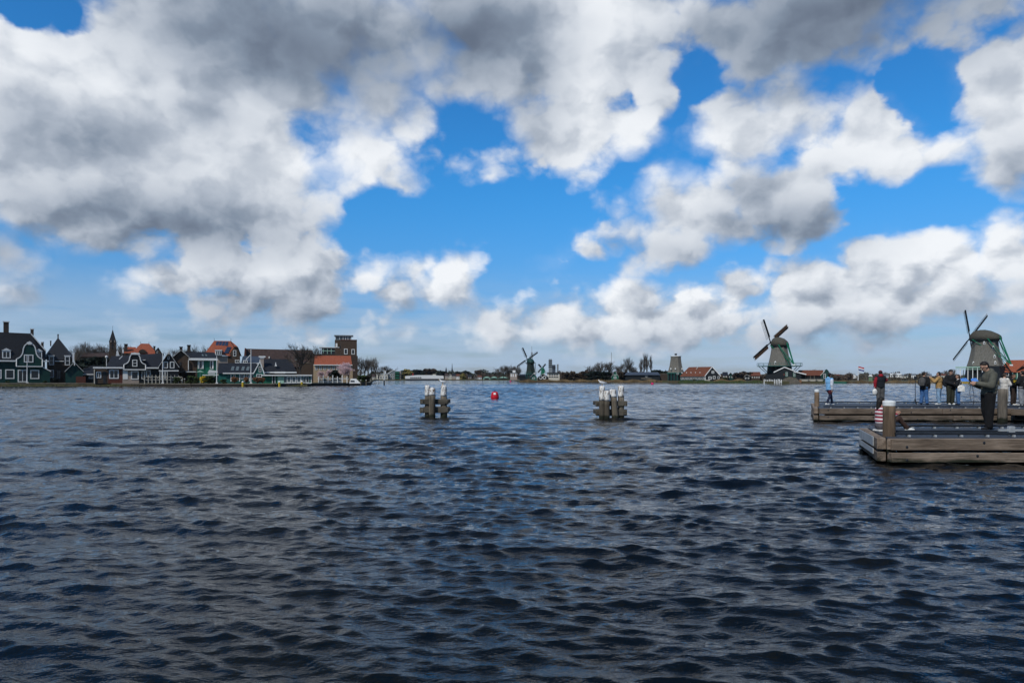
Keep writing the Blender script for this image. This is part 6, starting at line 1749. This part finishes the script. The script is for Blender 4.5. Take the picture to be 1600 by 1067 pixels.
    if hat:
        mb = MB(); mb.ball(hp(0, -.015, .062), (.100, .104, .075), 14, 10); mb.lathe([(.0, 0)] , 3) if False else None
        cap(mb, hp(0, -.02, .035), hp(0, -.02, .05), .098, .098)
        remeshed('cap', mb, .013, MT[hat], P, 2)
    return P, J, hp


def bag(P, name, c, s, mtl, strap=None):
    mb = MB(); mb.ball(c, s, 12, 8); mb.box(c[0] - s[0] * .72, c[0] + s[0] * .72, c[1] - s[1] * .7, c[1] + s[1] * .7, c[2] - s[2] * .8, c[2] + s[2] * .7)
    o = remeshed(name, mb, .016, MT[mtl], P, 4)
    if strap:
        st = MB()
        for a, b in zip(strap[:-1], strap[1:]): st.bar(a, b, .03, .008, up=(0, 1, .3))
        st.build('strap', MT[mtl], o)
    return o


def on(px, Y): return (px - 800) * Y / F, Y, DZ + .006


# the man on the near pier, head bowed over his phone
x, y, z = on(1544.5, 18.15)
P, J, hp = person('man in olive hooded jacket and black trousers, head bowed over a phone', x, y, z, -84, 1.86, 'olive', 'trouser_black', 'black_cloth', 'hair_dark', vox=.012, loose=.028, legloose=.028, hood=True,
    pose=dict(pel=(0, -.01, .95), waist=(0, -.03, 1.10), chest=(0, -.03, 1.27), neck=(0, .015, 1.455), head=(0, .095, 1.585), look=(0, .80, -.60),
              shL=(-.18, -.02, 1.38), shR=(.18, -.02, 1.38), elL=(-.24, .06, 1.10), elR=(.24, .05, 1.10), wrL=(-.09, .31, 1.165), wrR=(.08, .30, 1.15),
              knL=(-.11, .03, .49), knR=(.11, .0, .49), anL=(-.12, .06, .085), anR=(.12, -.10, .085)), jacket_len=.15, curl=.8)
ph = MB().box(-.037, .037, -.006, .006, -.075, .075).build('phone', MT['kerb_steel'], None); bevel(ph, .004)
ph.parent = None
tag(ph, 'dark phone held up in both hands of the olive-jacketed man', 'phone')
k = 1.86 / 1.75; a = -R(-84); l = Vector((0, .41 * k, 1.215 * k)); ph.location = (x + l.x * math.cos(a) - l.y * math.sin(a), y + l.x * math.sin(a) + l.y * math.cos(a), z + l.z); ph.rotation_euler = (R(-35), 0, a)
cd = MB(); pts = [ph.location + Vector((0, 0, -.06)) + Vector((.05 * math.sin(t * 3) + .03 * t, -.02, -.62 * t)) for t in np.linspace(0, 1, 9)]
for p, q in zip(pts[:-1], pts[1:]): cd.tube(p, q, .006, .006, 5)
pts = [ph.location + Vector((.03, 0, -.06)) + Vector((-.04 * math.sin(t * 3.3), .03, -.5 * t)) for t in np.linspace(0, 1, 8)]
for p, q in zip(pts[:-1], pts[1:]): cd.tube(p, q, .006, .006, 5)
tag(cd.build('wrist_cord', MT['kerb_steel']), 'thin dark cords dangling from the phone of the olive-jacketed man', 'cord')

# the seated person in stripes
x, y, z = on(1376.3, 17.75)
cu = MB().box(-.19, .21, -.17, .17, 0, .05).build('cushion', MT['white_cloth']); cu.location = (x + .06, y, DZ + .004); bevel(cu, .02, 2)
tag(cu, 'flat white cushion under the seated person in stripes', 'cushion')
person('person in red and white stripes seated on the near pier, brown tights, knees raised', x, y, DZ + .05, 88, 1.60, 'stripes', 'tights', 'white_cloth', 'hair_dark', vox=.012, loose=-.016, longhair=True, skirt='skirt_grey',
    pose=dict(pel=(0, 0, .12), waist=(0, -.03, .28), chest=(0, -.02, .45), neck=(0, .0, .63), head=(0, .03, .80), look=(0, 1, -.15), shL=(-.16, 0, .57), shR=(.16, 0, .57), elL=(-.20, .18, .37), elR=(.20, .18, .37), wrL=(-.06, .42, .46), wrR=(.08, .42, .44),
              hipL=(-.085, .04, .11), hipR=(.085, .04, .11), knL=(-.09, .50, .36), knR=(.11, .46, .34), anL=(-.10, .86, .03), anR=(.10, .70, .03), toeL=(0, 1, .1), toeR=(0, 1, .1)), jacket_len=.10)

# people on the far pier
x, y, z = on(1296, 34.6)
P, J, hp = person('person in pale blue puffer jacket striding along the tip of far pier', x, y, z, 70, 1.62, 'sky_blue', 'navy', 'white_cloth', 'hair_dark', sleeves='pale_sleeve', loose=.035, skirt='wine', hood=True, hat='black_cloth',
    pose=dict(knL=(-.10, .22, .52), anL=(-.10, .30, .085), knR=(.10, -.06, .49), anR=(.10, -.30, .11), elL=(-.26, .06, 1.12), wrL=(-.24, .22, .93), elR=(.25, -.08, 1.12), wrR=(.24, -.04, .86)), jacket_len=.20)
x, y, z = on(1376, 35.8)
P, J, hp = person('person in red hooded top and black vest seen from behind, holding white bag', x, y, z, 12, 1.76, 'vest_dark', 'grey_cloth', 'black_cloth', 'hair_dark', sleeves='red_cloth', loose=.04, legloose=.03, hat='wine',
    pose=dict(elR=(.26, .20, 1.22), wrR=(.40, .34, 1.26), elL=(-.27, -.03, 1.12), wrL=(-.27, -.02, .86)), jacket_len=.16)
mb = MB(); mb.ball(J['neck'] + Vector((0, -.06, .03)), (.125, .10, .10), 12, 8); cap(mb, J['neck'], J['neck'] + Vector((0, 0, .06)), .09, .085); remeshed('red_hood', mb, .015, MT['red_cloth'], P, 3)
o = MB(); o.ball((0, 0, -.16), (.13, .09, .18), 12, 8); o = remeshed('white_bag', o, .016, MT['white_cloth'], None, 3); o.location = (x - .31, y - .02, z + .80); tag(o, 'white bag hanging from the hand of the red-hooded person', 'bag')
MB().bar((-.05, 0, 0), (.0, 0, .11), .02, .01).build('handle', MT['white_cloth'], o)
o = MB(); o.box(-.09, .09, -.06, .06, -.06, .06); o.box(-.05, .05, .063, .2, -.045, .045); o = o.build('camera_body', MT['kerb_steel']); bevel(o, .012); o.location = (x + .47, y + .36, z + 1.30); tag(o, 'black camera held out by the red-hooded person', 'camera')

x, y, z = on(1444, 35.5)
P, J, hp = person('person with black jacket, backpack and blue jeans standing by the tripod', x, y, z, 52, 1.70, 'black_cloth', 'jeans', 'black_cloth', 'hair_dark', loose=.04, legloose=.028,
    pose=dict(elL=(-.24, .05, 1.13), wrL=(-.14, .20, .98), anL=(-.15, .0, .085), anR=(.15, .0, .085), look=(.5, 1, -.1)), jacket_len=.22)
o = MB(); o.ball((0, 0, 0), (.17, .12, .24), 12, 8); o.box(-.13, .13, -.10, .06, -.2, .16); o = remeshed('backpack', o, .016, MT['grey_cloth'], None, 4); a = -R(52); o.rotation_euler = (0, 0, a)
l = Vector((0, -.26)); o.location = (x + l.x * math.cos(a) - l.y * math.sin(a), y + l.x * math.sin(a) + l.y * math.cos(a), z + 1.18); tag(o, 'dark grey backpack worn by the person in blue jeans', 'backpack')
for sg in (-1, 1): MB().bar((sg * .1, .11, .18), (sg * .1, .12, -.14), .04, .015, up=(0, 1, 0)).build('strap', MT['grey_cloth'], o)
# tripod with a camera on it
x, y, z = on(1430.3, 35.3)
t = thing('tripod', 'thin black tripod with small camera on the far pier', 'tripod', (x, y, z - .004))
MB().tube((0, 0, .06), (0, 0, 1.32), .018, .014, 8).build('column', MT['kerb_steel'], t)
for k in range(3):
    a = k * 2.094 + .4; MB().tube((0, 0, .34), (.11 * math.cos(a), .11 * math.sin(a), .006), .013, .010, 6).build('leg', MT['kerb_steel'], t)
bevel(MB().box(-.06, .06, -.04, .04, 1.323, 1.47).build('camera_head', MT['kerb_steel'], t), .01)
x, y, z = on(1467.5, 35.4)
P, J, hp = person('person in tan jacket and light jeans raising a phone to the view', x, y, z, -48, 1.70, 'tan_cloth', 'light_jeans', 'white_cloth', 'hair_dark', loose=.035, legloose=.02, pose=dict(elL=(-.27, .16, 1.22), wrL=(-.12, .36, 1.40), elR=(.27, .14, 1.20), wrR=(.06, .34, 1.38)), jacket_len=.18)
o = MB(); o.ball((0, 0, 0), (.16, .12, .23), 12, 8); o.box(-.12, .12, -.09, .06, -.19, .15); o = remeshed('backpack', o, .016, MT['vest_dark'], None, 4); a = R(48); o.rotation_euler = (0, 0, a); l = Vector((.04, -.26)); o.location = (x + l.x * math.cos(a) - l.y * math.sin(a), y + l.x * math.sin(a) + l.y * math.cos(a), z + 1.15)
tag(o, 'black backpack on the back of the tan-jacketed person', 'backpack')
for sg in (-1, 1): MB().bar((sg * .09, .11, .17), (sg * .09, .12, -.14), .04, .015, up=(0, 1, 0)).build('strap', MT['vest_dark'], o)
x, y, z = on(1485.3, 35.2)
P, J, hp = person('person all in black with knitted cap facing us, white shoes', x, y, z, 176, 1.80, 'black_cloth', 'dark_olive', 'white_cloth', 'hair_dark', hat='black_cloth', loose=.035, legloose=.03, pose=dict(elL=(-.25, .03, 1.13), wrL=(-.07, .20, 1.07), elR=(.25, .03, 1.13), wrR=(.08, .20, 1.05)), jacket_len=.2)
mb = MB(); cap(mb, hp(-.05, .085, .005), hp(.05, .085, .005), .017, .017); remeshed('sunglasses', mb, .008, MT['kerb_steel'], P, 1)
x, y, z = on(1497.5, 34.9)
P, J, hp = person('small person in black jacket with white collar carrying a white tote', x, y, z, -62, 1.56, 'black_cloth', 'jeans', 'black_cloth', 'hair_brown', loose=.03, legloose=.03, longhair=True, pose=dict(elL=(-.24, .10, 1.14), wrL=(-.10, .28, 1.20), elR=(.25, -.04, 1.12), wrR=(.25, .02, .90)), jacket_len=.2)
mb = MB(); cap(mb, J['neck'] + Vector((-.07, .05, -.05)), J['neck'] + Vector((.07, .05, -.05)), .05, .05); mb.ball(J['sh' + 'L'] + Vector((.01, .01, .02)), .085, 10, 8); remeshed('white_collar', mb, .014, MT['white_cloth'], P, 3)
mb = MB(); mb.ball((0, 0, 0), (.05, .17, .17), 12, 8); mb.box(-.04, .04, -.16, .16, -.17, .06); o = remeshed('tote_bag', mb, .014, MT['white_cloth'], None, 3); o.location = (x - .02, y - .26, z + .86); o.rotation_euler = (0, 0, R(62)); tag(o, 'white tote bag at the hip of the small person in black', 'bag')
MB().bar((0, -.09, .1), (0, 0, .42), .02, .008).build('handle', MT['white_cloth'], o); MB().bar((0, .09, .1), (0, 0, .42), .02, .008).build('handle', MT['white_cloth'], o)
x, y, z = on(1569.5, 34.4)
P, J, hp = person('person in cream knitted sweater standing behind the thick grey pile', x, y, z, 78, 1.62, 'cream_knit', 'beige', 'white_cloth', 'hair_brown', loose=.04, legloose=.03, pose=dict(elL=(-.25, .1, 1.13), wrL=(-.1, .3, 1.12), elR=(.25, .1, 1.13), wrR=(.1, .3, 1.10), look=(0, 1, -.25)), jacket_len=.17)
x, y, z = on(1583.5, 34.6)
P, J, hp = person('person in dark coat and brown trousers between cream sweater and black jacket', x, y, z, 150, 1.58, 'black_cloth', 'brown_cloth', 'white_cloth', 'hair_brown', skin='skin_tan', loose=.035, legloose=.035, longhair=True, pose=dict(elL=(-.25, .1, 1.15), wrL=(-.12, .26, 1.22), elR=(.25, .1, 1.15), wrR=(.08, .27, 1.24), look=(.2, 1, -.3)), jacket_len=.24)
mb = MB()
rg = random.Random(3); leaf_cloud(mb, (0, 0, 0), (.12, .10, .07), 60, .03, rg)
fl = mb.build('flower_bunch', MT['forsythia']); fl.location = (x - .16, y - .36, z + 1.22); tag(fl, 'small bunch of yellow flowers held before the dark coat', 'flowers')
sm = MB(); sm.tube((0, 0, -.16), (0, 0, -.01), .02, .03, 6); sm.build('stems', MT['shrub_green'], fl)
x, y, z = on(1598, 34.2)
P, J, hp = person('person in black jacket and grey trousers at the right frame edge', x, y, z, -20, 1.74, 'black_cloth', 'pale_grey', 'white_cloth', 'hair_dark', loose=.05, legloose=.035, pose=dict(elL=(-.27, .03, 1.14), wrL=(-.20, .22, 1.05)), jacket_len=.2)
mb = MB(); mb.box(-.012, .012, -.004, .004, -.03, .03); lg = mb.build('white_badge', MT['white_cloth'], P, loc=(-.12, -.165, 1.2))
